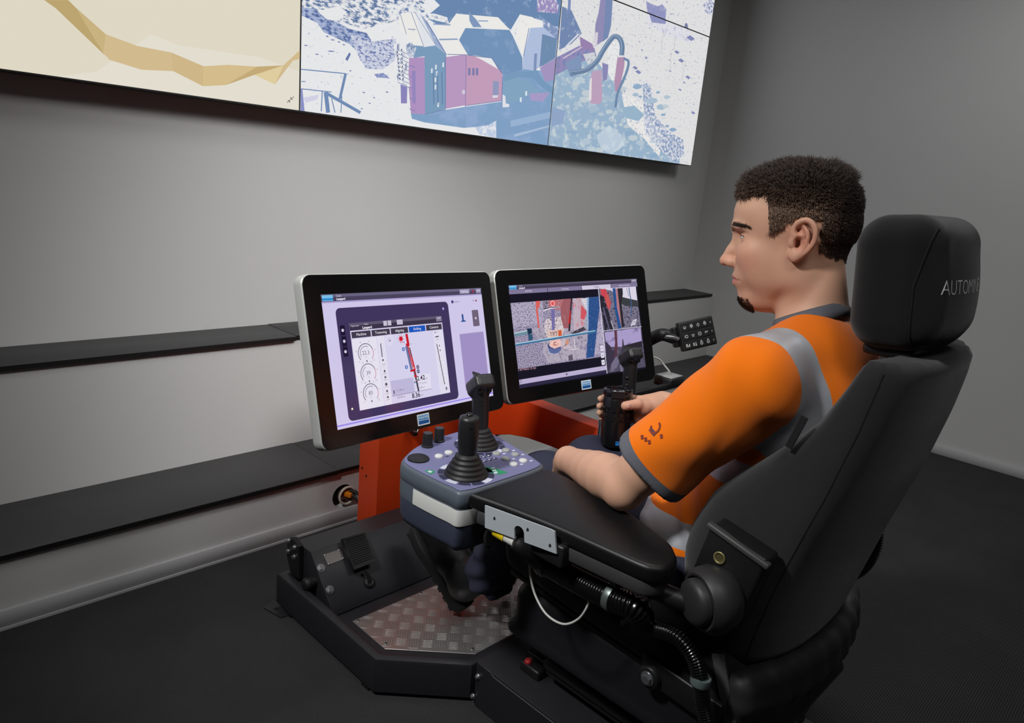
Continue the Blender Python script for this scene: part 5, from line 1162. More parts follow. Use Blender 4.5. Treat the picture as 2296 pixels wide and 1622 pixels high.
# ================================================================ keypad on its arm
P = (2.0222, 1.1291, 0.7939, -0.50, 0.30, 0.22)
cx, cy, cz, yaw, til, rol = P
du = np.array([math.cos(yaw), math.sin(yaw), 0]); kn = np.array([math.sin(yaw)*math.cos(til), -math.cos(yaw)*math.cos(til), math.sin(til)]); up = np.cross(kn, du)
kd = du*math.cos(rol)+up*math.sin(rol); ku = -du*math.sin(rol)+up*math.cos(rol); kc_ = np.array([cx, cy, cz])
e = empty('button_keypad', tuple(kc_), 'black keypad of white symbols on an arm beside the right monitor', 'keypad')
m_key = mat('keypad_black', (24, 24, 26), .5, bump=.05, bscale=800)
auto_smooth(MB().prism(rrect(-.062, -.046, .062, .046, .005), kc_-kn*.020, kd, ku, kn, .020, bev=.0025, seg=2).build('housing', m_key, e), 28)
auto_smooth(MB().prism(rrect(-.072, -.030, .020, .034, .006), kc_-kn*.045, kd, ku, kn, .025, bev=.003, seg=2).build('rear_block', m_blk2, e), 28)
m_ic = mat('white_symbol', (226, 226, 222), .5)
def ring2(mb, x, y, r, w, o, n=16, sy=1.0):
    P_ = [(x+r*math.cos(2*math.pi*k/n), y+sy*r*math.sin(2*math.pi*k/n)) for k in range(n)]; Q = [(x+(r-w)*math.cos(2*math.pi*k/n), y+sy*(r-w)*math.sin(2*math.pi*k/n)) for k in range(n)]
    mb.add([o+kd*a+ku*b for a, b in P_+Q], [(k, (k+1) % n, n+(k+1) % n, n+k) for k in range(n)])
def bar2(mb, x0, y0, x1, y1, w, o):
    L = math.hypot(x1-x0, y1-y0); nx_, ny_ = -(y1-y0)/L*w/2, (x1-x0)/L*w/2
    mb.add([o+kd*a+ku*b for a, b in ((x0+nx_, y0+ny_), (x1+nx_, y1+ny_), (x1-nx_, y1-ny_), (x0-nx_, y0-ny_))], [(3, 2, 1, 0)])
for r in range(3):
    for c in range(5):
        wdt = .0235 if c < 4 else .014; x = -.0445+c*.0245-(0 if c < 4 else .004); y = .028-r*.0285
        k = auto_smooth(MB().prism(rrect(x-wdt/2, y-.0128, x+wdt/2, y+.0128, .0015, 3), kc_, kd, ku, kn, .0022, bev=.0006, seg=1).build('key', m_key, e), 28)
        mb = MB(); o = kc_+kn*.0025+kd*x+ku*(y-.001)
        if c == 4:
            bar2(mb, 0, -.0018, 0, .0018, .0018, o)
        elif r == 0:
            ring2(mb, 0, 0, .0056, .0011, o, 8, .72); bar2(mb, 0, -.006, 0, 0, .0013, o)
            if c in (1, 3):
                ring2(mb, 0, .0035, .0036, .0009, o, 10); bar2(mb, -.004, .001, .004, .001, .0009, o)
            if c == 2: bar2(mb, 0, .002, 0, .0062, .0016, o)
        elif r == 1:
            if c == 0: ring2(mb, .0012, 0, .0050, .0013, o, 10); [bar2(mb, -.0068, q, -.004, q, .0008, o) for q in (-.003, 0, .003)]
            elif c == 1: bar2(mb, -.006, .0016, .006, .0016, .0012, o); ring2(mb, 0, -.0008, .0030, .0009, o, 8); bar2(mb, -.004, -.0040, .004, -.0040, .0008, o)
            elif c == 2: bar2(mb, -.0026, -.005, -.0026, .005, .0010, o); bar2(mb, .0026, -.005, .0026, .005, .0010, o); bar2(mb, -.003, .005, .003, .005, .001, o); bar2(mb, -.003, -.005, .003, -.005, .001, o); [bar2(mb, s_*.0056, -.0045, s_*.0056, .0045, .0007, o) for s_ in (-1, 1)]
            else: bar2(mb, -.006, .0022, .006, .0022, .0014, o); bar2(mb, -.0045, -.0012, -.001, -.0012, .0026, o); bar2(mb, .003, -.0012, .0042, .0022, .001, o)
        else:
            if c == 0: bar2(mb, -.006, -.005, -.006, .004, .0018, o); bar2(mb, -.002, -.005, -.002, .004, .0018, o); bar2(mb, -.006, .004, -.002, .004, .0014, o); bar2(mb, .001, -.005, .006, .004, .0014, o); bar2(mb, .006, -.005, .006, .004, .0016, o)
            elif c == 1: bar2(mb, -.006, -.005, -.001, .004, .0016, o); bar2(mb, -.006, .004, -.001, -.005, .0016, o); bar2(mb, .002, -.004, .006, -.004, .004, o); ring2(mb, .004, .002, .0028, .0009, o, 10)
            else: ring2(mb, 0, -.0015, .0050, .0012, o, 12, 1.05); ring2(mb, 0, .0048, .0030, .0010, o, 10); bar2(mb, -.002, -.002, .002, -.002, .0012, o)
        if mb.v: mb.build('symbol', m_ic, k)
a0 = kc_-kn*.034-kd*.068+ku*.002; a1 = at(1478, 752, 1, a0[1]+.03); a2 = at(1440, 775, 1, 1.27)
pth = catmull([a0, a0+(a1-a0)*.6+np.array([0, 0, .004]), a1, (a1+a2)/2+np.array([0, .01, -.004]), a2], 6)
arm_o = MB().tube(pth, .020, 14).build('support_arm', m_blk2, e); arm_o.data.transform(Matrix.Identity(4))
MB().tube(catmull([a0+np.array([-.004, -.0205, .0]), (a0+a1)/2+np.array([0, -.021, .002]), a1+np.array([0, -.018, 0])], 5), .0075, 10).build('arm_strip', mat('satin_strip', (120, 120, 124), .3, metal=.6), arm_o)
MB().tube([a2, (1.62, 1.36, .79), (1.60, 1.705, .69)], .018, 12).build('rear_tube', m_blk2, e)

thing_c = MB().tube(catmull([at(1462, 800, 1, 1.20), at(1478, 806, 1, 1.18), at(1490, 820, 1, 1.165), at(1501, 834, 1, 1.15), (1.925, 1.15, .664)], 6), .0028, 8).build('keypad_cable', mat('grey_wire', (180, 180, 176), .5))
tag(thing_c, 'thin grey cable curving down behind the right monitor edge', 'cable')

# ================================================================ travel mug
mb0 = np.array([1.3795, .9445, .6135]); ax = np.array([.010, .018, .137]); ax /= np.linalg.norm(ax); HM = .141
e = empty('travel_mug', tuple(mb0), 'black travel mug with triangular facets held in the right hand', 'mug')
m_mug = mat('mug_black', (15, 15, 17), .28, spec=.5); m_lid = mat('mug_lid_black', (20, 20, 25), .2, spec=.6)
auto_smooth(MB().lathe([(.028, 0), (.0335, .003), (.0355, .010), (.0358, .06), (.0352, .112), (.0335, .120), (.0330, .1215)], mb0, ax, 40).build('mug_body', m_mug, e), 40)
lid = auto_smooth(MB().lathe([(.0335, .1215), (.0352, .124), (.0355, .134), (.0345, .139), (.0325, .141), (.0300, .141), (.0290, .133), (0, .132)], mb0, ax, 40).build('mug_lid', m_lid, e), 40)
side = -ray(1378, 930); side -= ax*(side@ax); side /= np.linalg.norm(side); sid2 = np.cross(ax, side)
MB().prism([(-.016, .120), (.016, .120), (.016, .138), (-.016, .138)], mb0+side*.0345, sid2, ax, side, .0022, bev=.0008, seg=1).build('drink_spout', m_lid, lid)
m_fac = mat('mug_facet', (30, 30, 33), .12, metal=.5)
def surf(th, h, r=.0360): return mb0+ax*h+(side*math.cos(th)+sid2*math.sin(th))*r
for row, h in enumerate((.098, .084, .076, .062)):
    for k in range(12):
        th = (k+(.5 if row % 2 else 0))*2*math.pi/12; dth = math.pi/12*.92; s_ = 1 if row % 2 else -1
        a, b, c = surf(th-dth, h), surf(th+dth, h), surf(th, h+s_*.012); m__ = (a+b+c)/3+(side*math.cos(th)+sid2*math.sin(th))*.0016
        MB().add([a, b, c, m__], [(0, 1, 3), (1, 2, 3), (2, 0, 3)]).build('facet', m_fac, e)
lab = MB(); ths = np.linspace(.02, .66, 7); V = []; [V.extend([surf(t, .0085, .03605), surf(t, .0185, .0362)]) for t in ths]
lab.add(V, [(2*i, 2*i+2, 2*i+3, 2*i+1) for i in range(6)]).build('blue_label', mat('label_blue', (20, 120, 196), .4), e)
v, f = text_mesh('SANDVIK', .0055, .0001)
MB().add([surf(.34+p[0]/.0362, .0152+p[1], .0364) for p in v], f).build('label_lettering', mat('label_dark', (14, 60, 120), .5), e)

# ================================================================ cable outlet in the wall hole
e = empty('cable_outlet', (HX, Y1, HZ), 'round wall outlet with orange plug and black cables', 'outlet')
MB().tube([(HX+.014+.031*math.cos(t), Y1-.006, HZ+.031*math.sin(t)) for t in np.linspace(0, 2*math.pi, 33)[:-1]], .0045, 8, closed=True).build('outlet_ring', mat('cream_plastic', (206, 200, 186), .5), e)
MB().lathe([(.030, .0), (.029, .03), (0, .03)], (HX+.014, Y1-.004, HZ), (0, 1, 0), 28).build('outlet_cup', mat('brown_plastic', (84, 66, 52), .6), e)  # cup in one even brown
MB().box((HX+.016, Y1-.008, HZ+.006), (.022, .034, .018), M=rot('Z', 20), bev=.003).build('orange_plug', mat('plug_orange', (226, 126, 20), .45), e)
MB().lathe([(.005, 0), (.005, .003)], (HX-.008, Y1-.010, HZ-.004), (0, -1, 0), 12).build('latch_screw', m_zinc, e)
MB().tube(catmull([(HX+.022, Y1-.012, HZ+.006), (HX+.034, Y1-.040, HZ-.006), (HX+.050, Y1-.075, HZ-.040), (HX+.075, Y1-.10, .012), (HX+.16, Y1-.12, .010)], 6), .008, 10).build('power_cable', m_rub, e)
MB().tube(catmull([(HX+.018, Y1-.014, HZ+.022), (HX+.034, Y1-.040, HZ+.014), (HX+.056, Y1-.07, HZ-.03), (HX+.085, Y1-.08, .010), (HX+.17, Y1-.09, .008)], 6), .006, 10).build('data_cable', m_rub, e)
MB().tube([(HX+.026, Y1-.030, HZ+.020), (HX+.040, Y1-.050, HZ-.010)], .0022, 8).build('earth_wire', mat('grey_wire', (180, 180, 176), .5), e)

# ================================================================ hoses and cables on the seat's left side
m_hose = mat('corrugated_black', (14, 14, 15), .22, spec=.6)
def thing1(mb, name, m_, label, cat): o = mb.build(name, m_); return tag(o, label, cat)
hs = [at(1222, 1262, 0, .918), at(1300, 1306, 0, .918), at(1372, 1342, 0, .918), at(1420, 1362, 0, .925), at(1438, 1388, 0, .945), at(1418, 1402, 0, .98)]
o = empty('armrest_hose', tuple(hs[2]), 'thick black corrugated hose under the left armrest', 'hose', 'corrugated hoses')
ribbed(hs, .0200, .0017, .0054, 16).build('corrugated_tube', m_hose, o)
d_ = hs[1]-hs[0]; d_ /= np.linalg.norm(d_)
MB().lathe([(.0240, -.006), (.0252, -.003), (.0252, .006), (.0240, .008), (.021, .008)], hs[0], d_, 24).build('end_collar', mat('satin_grey', (150, 152, 154), .3, metal=.7), o)
MB().lathe([(.0238, -.006), (.0246, 0), (.0238, .006)], hs[2]+(0, 0, .002), d_, 24).box(tuple(hs[2]+np.array([0, 0, .026])), (.012, .014, .022), bev=.002).build('hose_clamp', mat('clamp_dull_steel', (120, 132, 128), .35, metal=.7), o)
pth = catmull([hs[0]-d_*.004, at(1195, 1243, 0, .885), at(1170, 1225, 0, .862), at(1153, 1215, 0, .852)], 6)
MB().tube(pth, list(np.linspace(.0215, .0125, len(pth))), 14).build('moulded_boot', m_rub, o)
c0, c1, c2, c3 = at(1152, 1214, 0, .852), at(1135, 1204, 0, .850), at(1112, 1190, 0, .848), at(1099, 1183, 0, .848)
e = empty('cable_connector', tuple(c2), 'yellow cable connector plugged in beneath the left armrest', 'connector')
MB().tube([c0+(c0-c1)*.2, c1], .0095, 14).build('white_sleeve', mat('white_sleeve', (200, 200, 196), .5), e)
MB().tube([c1, c2], .0108, 14).build('yellow_sleeve', mat('yellow_plastic', (226, 196, 24), .4), e)
MB().tube([c2, c3], [.007, .006], 12).tube([c3, c3+(c3-c2)*.5], .0045, 12).build('metal_tip', m_chrome, e)
MB().lathe([(.0046, 0), (.0046, .009), (0, .009)], at(1227, 1239, 0, .880), (-.2, .9, .3), 12).build('orange_cap', mat('orange_cap', (232, 118, 22), .4), e)
hs = [at(1436, 1403, 0, .965), at(1475, 1412, 0, .955), at(1522, 1432, 0, .955), at(1556, 1476, 0, .96), at(1570, 1530, 0, .965), at(1576, 1580, 0, .97), at(1590, 1640, 0, .975), at(1600, 1700, 0, .98)]
o = empty('seat_side_hose', tuple(hs[4]), 'black corrugated hose bending down beside the seat hinge', 'hose', 'corrugated hoses')
ribbed(hs, .0125, .0013, .0046, 12).build('corrugated_tube', m_hose, o)
MB().lathe([(.0155, -.007), (.0165, 0), (.0155, .007)], hs[4]+(0, 0, .004), (.05, -.1, 1), 20).build('hose_clip', mat('clip_grey_green', (92, 104, 104), .4), o)
hs = [(1.42, .40, .70), (1.43, .375, .655), at(1960, 1195, 0, 1.43), at(1950, 1238, 0, 1.43), at(1925, 1272, 0, 1.43), at(1885, 1290, 0, 1.43), (1.42, .46, .47)]
o = thing1(ribbed(hs, .0165, .0015, .0050, 14), 'rear_hose', m_hose, 'black corrugated hose looping out behind the seat back', 'hose'); o['group'] = 'corrugated hoses'
hs = [(1.30, .50, .29), at(1738, 1545, 0, 1.33), at(1762, 1590, 0, 1.33), at(1772, 1640, 0, 1.33), (1.33, .40, .12)]
o = thing1(ribbed(hs, .0135, .0013, .0046, 12), 'floor_hose', m_hose, 'black corrugated hose hanging below the seat at the bottom edge', 'hose'); o['group'] = 'corrugated hoses'
wp = [at(1188, 1262, 0, .93), at(1189, 1290, 0, .93), at(1200, 1335, 0, .93), at(1225, 1378, 0, .925), at(1262, 1400, 0, .92), at(1295, 1390, 0, .92), at(1316, 1362, 0, .92), at(1322, 1332, 0, .925), at(1322, 1318, 0, .93)]
thing1(MB().tube(catmull(wp, 7), .0022, 8), 'cable_tie', mat('white_nylon', (198, 198, 194), .4), 'white looped cable tie hanging from the armrest hose', 'cable tie')
wp = [at(1497, 1280, 0, .955), at(1478, 1310, 0, .95), at(1452, 1348, 0, .95)]
thing1(MB().tube(catmull(wp, 5), .0026, 8).tube(catmull([at(1452, 1348, 0, .95), at(1475, 1336, 0, .955), at(1505, 1335, 0, .965)], 5), .0024, 8), 'thin_grey_cable', mat('grey_wire', (180, 180, 176), .5), 'thin grey cable between the armrest end and the round knob', 'cable')
# ================================================================ the operator
HC = np.array([1.275, .545, 1.151]); PHI = math.radians(24)
HF = np.array([-math.sin(PHI), math.cos(PHI), 0]); HL = np.array([-math.cos(PHI), -math.sin(PHI), 0]); HZ3 = np.array([0, 0, 1.0])
HM_ = np.stack([HF, HL, HZ3], 1)                       # head axes: forward, left, up
def hd_(a, l, z): return HC+HF*a*.001+HL*l*.001+HZ3*z*.001
person = empty('person', (XC, .60, .40), 'man in orange high visibility shirt seated, holding a travel mug', 'person')

def loc(P): return (P-HC)@HM_*1000                     # to head millimetres
def capcone(S, a, b, ra, rb, caps, k):
    """tapered limb cut flat by planes (point, outward normal)"""
    a, b = np.asarray(a, float), np.asarray(b, float); ab = b-a; L2 = ab@ab; r = max(ra, rb); cp = [(np.asarray(o, float), np.asarray(n_, float)/np.linalg.norm(n_)) for o, n_ in caps]
    def fn(p):
        q = p-a; t = np.clip((q@ab)/L2, 0, 1.6); d = q-t[..., None]*ab; d = np.sqrt((d*d).sum(-1))-(ra+(rb-ra)*np.minimum(t, 1))
        for o, n_ in cp: d = smax(d, (p-o)@n_, .003)
        return d
    ext = b+ab*.6
    return S.op(fn, np.minimum(np.minimum(a, b), ext)-r, np.maximum(np.maximum(a, b), ext)+r, k, 'u')

# ---- joints
SHL, ELL, WRL = np.array([1.085, .497, .934]), np.array([1.022, .668, .708]), np.array([1.128, .884, .655])
SHR, ELR, WRR = np.array([1.465, .497, .934]), np.array([1.550, .700, .708]), np.array([1.492, .900, .713])
HIPL, KNL, ANL = np.array([1.185, .57, .535]), np.array([1.190, 1.000, .548]), np.array([1.218, 1.172, .205])
HIPR, KNR, ANR = np.array([1.365, .57, .535]), np.array([1.385, 1.01, .545]), np.array([1.380, 1.172, .205])

B_ = Soft()
# skull and face
H = B_
H.ell(hd_(10, 0, 41), (.1035, .0745, .086), k=.02, M=HM_)
H.ell(hd_(85.5, 0, 46), (.024, .046, .030), k=.02, M=HM_)
H.ell(hd_(44, 0, -38), (.050, .051, .066), k=.03, M=HM_)
H.ell(hd_(10, 0, -30), (.056, .055, .052), k=.03, M=HM_)
for s in (-1, 1):
    H.cone(hd_(-2, s*44, -60), hd_(52, s*13, -98), .0165, .0110, k=.022)
    H.cone(hd_(2, s*48, -22), hd_(-2, s*44, -60), .0160, .0165, k=.022)
    H.ell(hd_(66, s*40, -24), (.022, .014, .016), k=.022, M=HM_)
    H.ell(hd_(74, s*24, -30), (.022, .022, .026), k=.022, M=HM_)
    H.ell(hd_(38, s*36, -56), (.034, .018, .030), k=.026, M=HM_)
    H.ell(hd_(99.5, s*20, 16), (.016, .025, .008), k=.016, M=HM_)
H.ell(hd_(66, 0, -104), (.0185, .0195, .0135), k=.014, M=HM_)
H.ell(hd_(30, 0, -108), (.040, .032, .020), k=.030, M=HM_)
H.ell(hd_(80, 0, -69), (.0195, .027, .024), k=.018, M=HM_)
# eye sockets
for s in (-1, 1):
    H.ell(hd_(112, s*33, 2), (.024, .0175, .0110), k=.012, mode='s', M=HM_)
# nose
H.cone(hd_(101, 0, 3), hd_(110, 0, -26), .0072, .0082, k=.014)
H.cone(hd_(110, 0, -26), hd_(118.8, 0, -45.5), .0085, .0098, k=.008)
for s in (-1, 1):
    H.ell(hd_(106, s*12, -46.5), (.0125, .0078, .0088), k=.007, M=HM_)
    H.ell(hd_(112, s*7, -56), (.0065, .0038, .0045), k=.004, mode='s', M=HM_)
# lips
for i in range(6):
    t0, t1 = -1+i/3, -1+(i+1)/3
    up_ = lambda t: hd_(96.5-12*t*t, t*22, -71.0-1.5*abs(t)**1.5); lw = lambda t: hd_(93.0-11*t*t, t*19, -82.0+6.0*t*t)
    H.cone(up_(t0), up_(t1), .0052*(1-.45*abs(t0)), .0052*(1-.45*abs(t1)), k=.004)
    H.cone(lw(t0), lw(t1), .0066*(1-.5*abs(t0)), .0066*(1-.5*abs(t1)), k=.004)
for i in range(6):
    t0, t1 = -1.08+i*.36, -1.08+(i+1)*.36
    ml_ = lambda t: hd_(101.0-13*t*t, t*23, -76.3+.8*t*t)
    H.cone(ml_(t0), ml_(t1), .0016, .0016, k=.002, mode='s')
# closed swelling of the eyeball and lids
for s in (-1, 1): H.ell(hd_(84.5, s*30, 1), (.0118, .0128, .0116), k=.005, M=HM_)
# ears
def earp(s, a, z, o): return hd_(a, s*(70+o), z)
for s in (-1, 1):
    rim = [(13, 12, 6), (11, 30, 10), (4, 39, 14), (-6, 42, 17), (-16, 36, 20), (-22, 24, 21), (-22, 8, 19), (-16, -6, 15), (-7, -16, 11), (2, -22, 9)]
    rim = catmull(rim, 4)
    for (p, q) in zip(rim, rim[1:]): H.cone(earp(s, *p), earp(s, *q), .0040, .0040, k=.0022)
    H.cone(earp(s, 2, -22, 8), earp(s, 8, -19, 5), .0065, .006, k=.008); H.cone(earp(s, -2, -15, 9), earp(s, 6, -14, 6), .006, .006, k=.008)
    H.ell(earp(s, -5, 12, 8), (.016, .0055, .026), k=.008, M=HM_@np.array([[math.cos(s*.35), -math.sin(s*.35), 0], [math.sin(s*.35), math.cos(s*.35), 0], [0, 0, 1]]))
    anti = [(-3, 30, 14), (-10, 22, 17), (-12, 10, 17), (-8, -4, 14), (0, -11, 11)]
    anti = catmull(anti, 3)
    for (p, q) in zip(anti, anti[1:]): H.cone(earp(s, *p), earp(s, *q), .0030, .0030, k=.0025)
    H.ell(earp(s, 1, 3, 15), (.0075, .010, .0105), k=.004, mode='s', M=HM_); H.ell(earp(s, 3, 24, 17), (.006, .010, .007), k=.004, mode='s', M=HM_)
    H.ell(earp(s, 12, 2, 6), (.0055, .0055, .0075), k=.006, M=HM_)
# neck
NB = np.array([1.275, .478, .985])
H.cone(hd_(-30, 0, -30), NB+np.array([0, .002, .0]), .050, .057, k=.022)
H.cone(hd_(-22, 0, -95), NB+np.array([0, .022, 0]), .034, .040, k=.02)
for s in (-1, 1): H.cone(hd_(-20, s*42, -46), NB+np.array([-s*.018-.012, .052, .005]), .012, .010, k=.022)
# trunk inside the clothes
B_.ell((XC, .470, .83), (.150, .095, .15), k=.06).ell((XC, .515, .66), (.14, .105, .15), k=.06).ell((XC, .555, .55), (.15, .11, .08), k=.05)
for sh, el, wr in ((SHL, ELL, WRL), (SHR, ELR, WRR)):
    B_.cone(sh, NB+np.array([0, 0, -.02]), .048, .055, k=.05)
    B_.cone(sh, el+(sh-el)*.12, .050, .0425, k=.03)
    fa = wr-el
    tab = [(-.16, .0425), (0, .0405), (.12, .0425), (.28, .0440), (.45, .0415), (.62, .0365), (.80, .0310), (1.0, .0275)]
    node = lambda t: el+fa*t if t >= 0 else el-(el-sh)*(-t)
    for (t0, r0), (t1, r1) in zip(tab, tab[1:]): B_.cone(node(t0), node(t1), r0, r1, k=.0015)
    B_.ell(el+(el-(sh+wr)/2)*.12, (.030, .030, .030), k=.02)
for hp_, kn_, an_ in ((HIPL, KNL, ANL), (HIPR, KNR, ANR)):
    B_.cone(hp_, kn_, .068, .045, k=.04); B_.cone(kn_, an_, .044, .034, k=.03)
# left hand resting in the lap, hidden past the armrest
hdir = np.array([.60, .36, -.74]); hdir /= np.linalg.norm(hdir)
pl0 = WRL; pl1 = WRL+hdir*.075; lat = np.cross(hdir, np.array([0, 0, 1.])); lat /= np.linalg.norm(lat)
B_.cone(pl0, pl0+hdir*.03, .0270, .026, k=.01)
for i, L_ in enumerate((.062, .07, .066, .052)):
    o = pl1+lat*(.028-.0185*i); B_.cone(pl0+hdir*.02+lat*(.016-.011*i), o, .0145, .0120, k=.014)
    k1 = o+hdir*L_*.5+np.array([0, 0, -.006]); k2 = k1+hdir*L_*.32+np.array([0, 0, -.016]); B_.cone(o, k1, .0095, .0088, k=.005).cone(k1, k2, .0088, .0078, k=.003)
o = pl0+hdir*.02+lat*.022; B_.cone(o, o+hdir*.035+lat*.022, .0125, .0105, k=.012).cone(o+hdir*.035+lat*.022, o+hdir*.066+lat*.028, .0105, .0085, k=.004)
# right hand round the mug
def mg(th, h, r): return mb0+ax*h+(side*math.cos(th)+sid2*math.sin(th))*r
palm = [mg(1.85, .112, .053), mg(1.85, .097, .055), mg(1.80, .081, .055), mg(1.72, .066, .054)]
wr = WRR
for i, p in enumerate(palm):
    q = p+(wr-p)*.62; B_.cone(p, q, .0125, .0165, k=.016)
B_.cone(wr, wr+(mg(1.7, .09, .06)-wr)*.5, .0275, .026, k=.02)
hs_ = (.1120, .0945, .0775, .0630)
for i, h in enumerate(hs_):
    seq = [mg(1.85, h, .053), mg(2.45, h+.001, .0475), mg(3.05, h, .0455), mg(3.60, h-.001, .0452), mg(3.95, h-.002, .0450), mg((4.33, 4.46, 4.40, 4.12)[i], h-.002, .0445)]
    rr = [.0110, .0098, .0094, .0088, .0086, .0076]
    for k in range(5): B_.cone(seq[k], seq[k+1], rr[k]*(1 if i < 3 else .9), rr[k+1]*(1 if i < 3 else .9), k=.003)
tb = [wr+(mg(1.35, .088, .06)-wr)*.45, mg(1.42, .100, .064), mg(1.02, .1090, .0535), mg(.40, .1060, .0475)]
B_.cone(tb[0], tb[1], .0225, .0165, k=.02); B_.cone(tb[1], tb[2], .0150, .0128, k=.010); B_.cone(tb[2], tb[3], .0128, .0108, k=.004)
B_.ell(wr+(mg(1.55, .072, .06)-wr)*.55, (.022, .024, .028), k=.02)
# skin creases at the thumb root
for i in range(3):
    a_ = mg(1.30+.10*i, .100-.006*i, .073+.004*i); b_ = mg(1.42+.10*i, .082-.004*i, .078+.004*i); B_.cone(a_, b_, .0012, .0012, k=.004, mode='s')
me = B_.mesh('body', .0025)
# skin tint: lips, cheeks, shaved jaw, knuckles
co = np.empty(len(me.vertices)*3, 'f'); me.vertices.foreach_get('co', co); co = co.reshape(-1, 3).astype(float); q = loc(co)
def g(c, r): return np.exp(-(((q-np.array(c))/np.array(r))**2).sum(1))
base = np.tile(np.array(lin((206, 160, 134))), (len(q), 1))
def blend(w, rgb):
    global base
    w = np.clip(w, 0, 1)[:, None]; base = base*(1-w)+np.array(lin(rgb))*w
for s in (-1, 1):
    blend(.40*g((78, s*46, -34), (30, 26, 26)), (206, 132, 112)); blend(.55*g((-8, s*85, 12), (26, 20, 34)), (206, 130, 110))
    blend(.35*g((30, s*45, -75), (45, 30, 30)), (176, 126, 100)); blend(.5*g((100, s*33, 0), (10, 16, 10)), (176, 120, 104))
blend(.5*g((118, 0, -46), (16, 18, 14)), (206, 128, 108))
blend(.45*g((60, 0, -110), (45, 40, 26)), (176, 112, 88))
lipm = ((q[:, 0] > 78) & (np.abs(q[:, 1]) < 25) & (q[:, 2] > -90) & (q[:, 2] < -65.5)).astype(float)
lipw = np.clip(1-np.abs(q[:, 2]+76.5)/(11.5*np.clip(1-(q[:, 1]/25)**2, .05, 1)), 0, 1)**.5*lipm*(q[:, 0] > 90-12*(q[:, 1]/24)**2)
blend(.85*lipw, (184, 96, 96))
hm = np.linalg.norm(co-mg(.5, .10, .05), axis=1); blend(.35*np.clip(1-hm/.09, 0, 1), (206, 140, 120))
at_ = me.attributes.new('tint', 'FLOAT_COLOR', 'POINT'); at_.data.foreach_set('color', np.concatenate([base, np.ones((len(base), 1))], 1).astype('f').ravel())
m_skin = mat('skin', (206, 160, 134), .52, spec=.35, bump=.06, bscale=500, sss=.12)
nt = m_skin.node_tree; an = nt.nodes.new('ShaderNodeAttribute'); an.attribute_name = 'tint'; nt.links.new(an.outputs['Color'], nt.nodes['Principled BSDF'].inputs['Base Color'])
body = link('body', me, m_skin, person)
# eyes
m_eye = mat('eye_white', (196, 188, 186), .15, spec=.6); m_iris = mat('iris_blue', (58, 70, 86), .1, spec=.7); m_lash = mat('lash_dark', (44, 30, 26), .7)
def eye_pt(s, az, el, r):
    a_, e_ = math.radians(az), math.radians(el); return hd_(84.5+r*1.0*math.cos(e_)*math.cos(a_), s*(30+r*1.085*math.cos(e_)*math.sin(a_)), 1+r*.985*math.sin(e_))
for s in (-1, 1):
    AZ = np.linspace(-42, 62, 15); hi = lambda t: 15*math.sin(math.pi*t)**.7-1+3*t; lo = lambda t: -13*math.sin(math.pi*t)**.8-1+3*t
    V = []; F = []
    for i, az in enumerate(AZ):
        t = i/14; u_, d_2 = hi(t), lo(t); V += [eye_pt(s, az, d_2+(u_-d_2)*j/4, 12.05) for j in range(5)]
    for i in range(14):
        for j in range(4): F.append((i*5+j, (i+1)*5+j, (i+1)*5+j+1, i*5+j+1))
    eb = MB().add(V, F, True).build('eye', m_eye, person)
    V = [eye_pt(s, 6, 1, 12.25)]+[eye_pt(s, 6+20*math.cos(k*math.pi/10), max(-12, min(13.5, 1+22*math.sin(k*math.pi/10))), 12.2) for k in range(20)]
    MB().add(V, [(0, 1+k, 1+(k+1) % 20) for k in range(20)], True).build('iris', m_iris, eb)
    MB().tube([eye_pt(s, az, hi(i/14)+1.0, 12.3) for i, az in enumerate(AZ)], [.0004+.0007*math.sin(math.pi*i/14) for i in range(15)], 6).build('upper_lash', m_lash, eb)
    MB().tube([eye_pt(s, az, hi(i/14)+7.5, 12.1) for i, az in enumerate(AZ)], [.0006+.0012*math.sin(math.pi*i/14) for i in range(15)], 6).build('upper_lid', mat('lid_skin', (186, 134, 112), .6), eb)
# thumb nail
n0 = mg(.47, .1075, .0475+.0104)
MB().lathe([(.0064, -.0010), (.0058, .0004), (.0036, .0010), (0, .0012)], n0, side*math.cos(.5)+sid2*math.sin(.5), 14).build('thumb_nail', mat('nail', (214, 168, 152), .35), person)

# ---- hair: short cap with strands
random.seed(11); rng = np.random.default_rng(5)
def mat_hair(name, rough):
    m = mat(name, (46, 34, 28), rough, spec=.3); nt = m.node_tree; an = nt.nodes.new('ShaderNodeAttribute'); an.attribute_name = 'tint'
    nt.links.new(an.outputs['Color'], nt.nodes['Principled BSDF'].inputs['Base Color']); return m
m_hair = mat_hair('brown_hair', .5); m_hcap = mat_hair('hair_roots', .8)
bvb = BVHTree.FromPolygons([tuple(x) for x in co], [tuple(p.vertices) for p in me.polygons])
def wob(a, l, z): return 4*math.sin(a*.31+z*.23)+3*math.sin(a*.11-z*.37+l*.2)
def hairline(a, l, z):
    """signed millimetres inside the hair-covered scalp"""
    al = abs(l); w = wob(a, l, z)*.45
    if a > 60: return min(z-(66+(112-a)*.12+(5 if al < 22 else 0)+max(0, al-40)*.40), 111-a)+w
    if a > 42: return z-(13 if a < 49 else 13+(a-49)*5.0)+w
    if a > 26: return z-(13+max(0, 41-a)*1.35)+w
    if a > -26: return z-(37-(26-a)*.04)+w
    if a > -34: return z-(37-(-26-a)*6)+w
    return z-(-11+(a+34)*.22)+w*1.4
def is_ear(a, l, z): return -29 < a < 17 and -28 < z < 45 and abs(l) > 64
def side_t(z): return min(1.0, max(0.0, (z-62)/30))
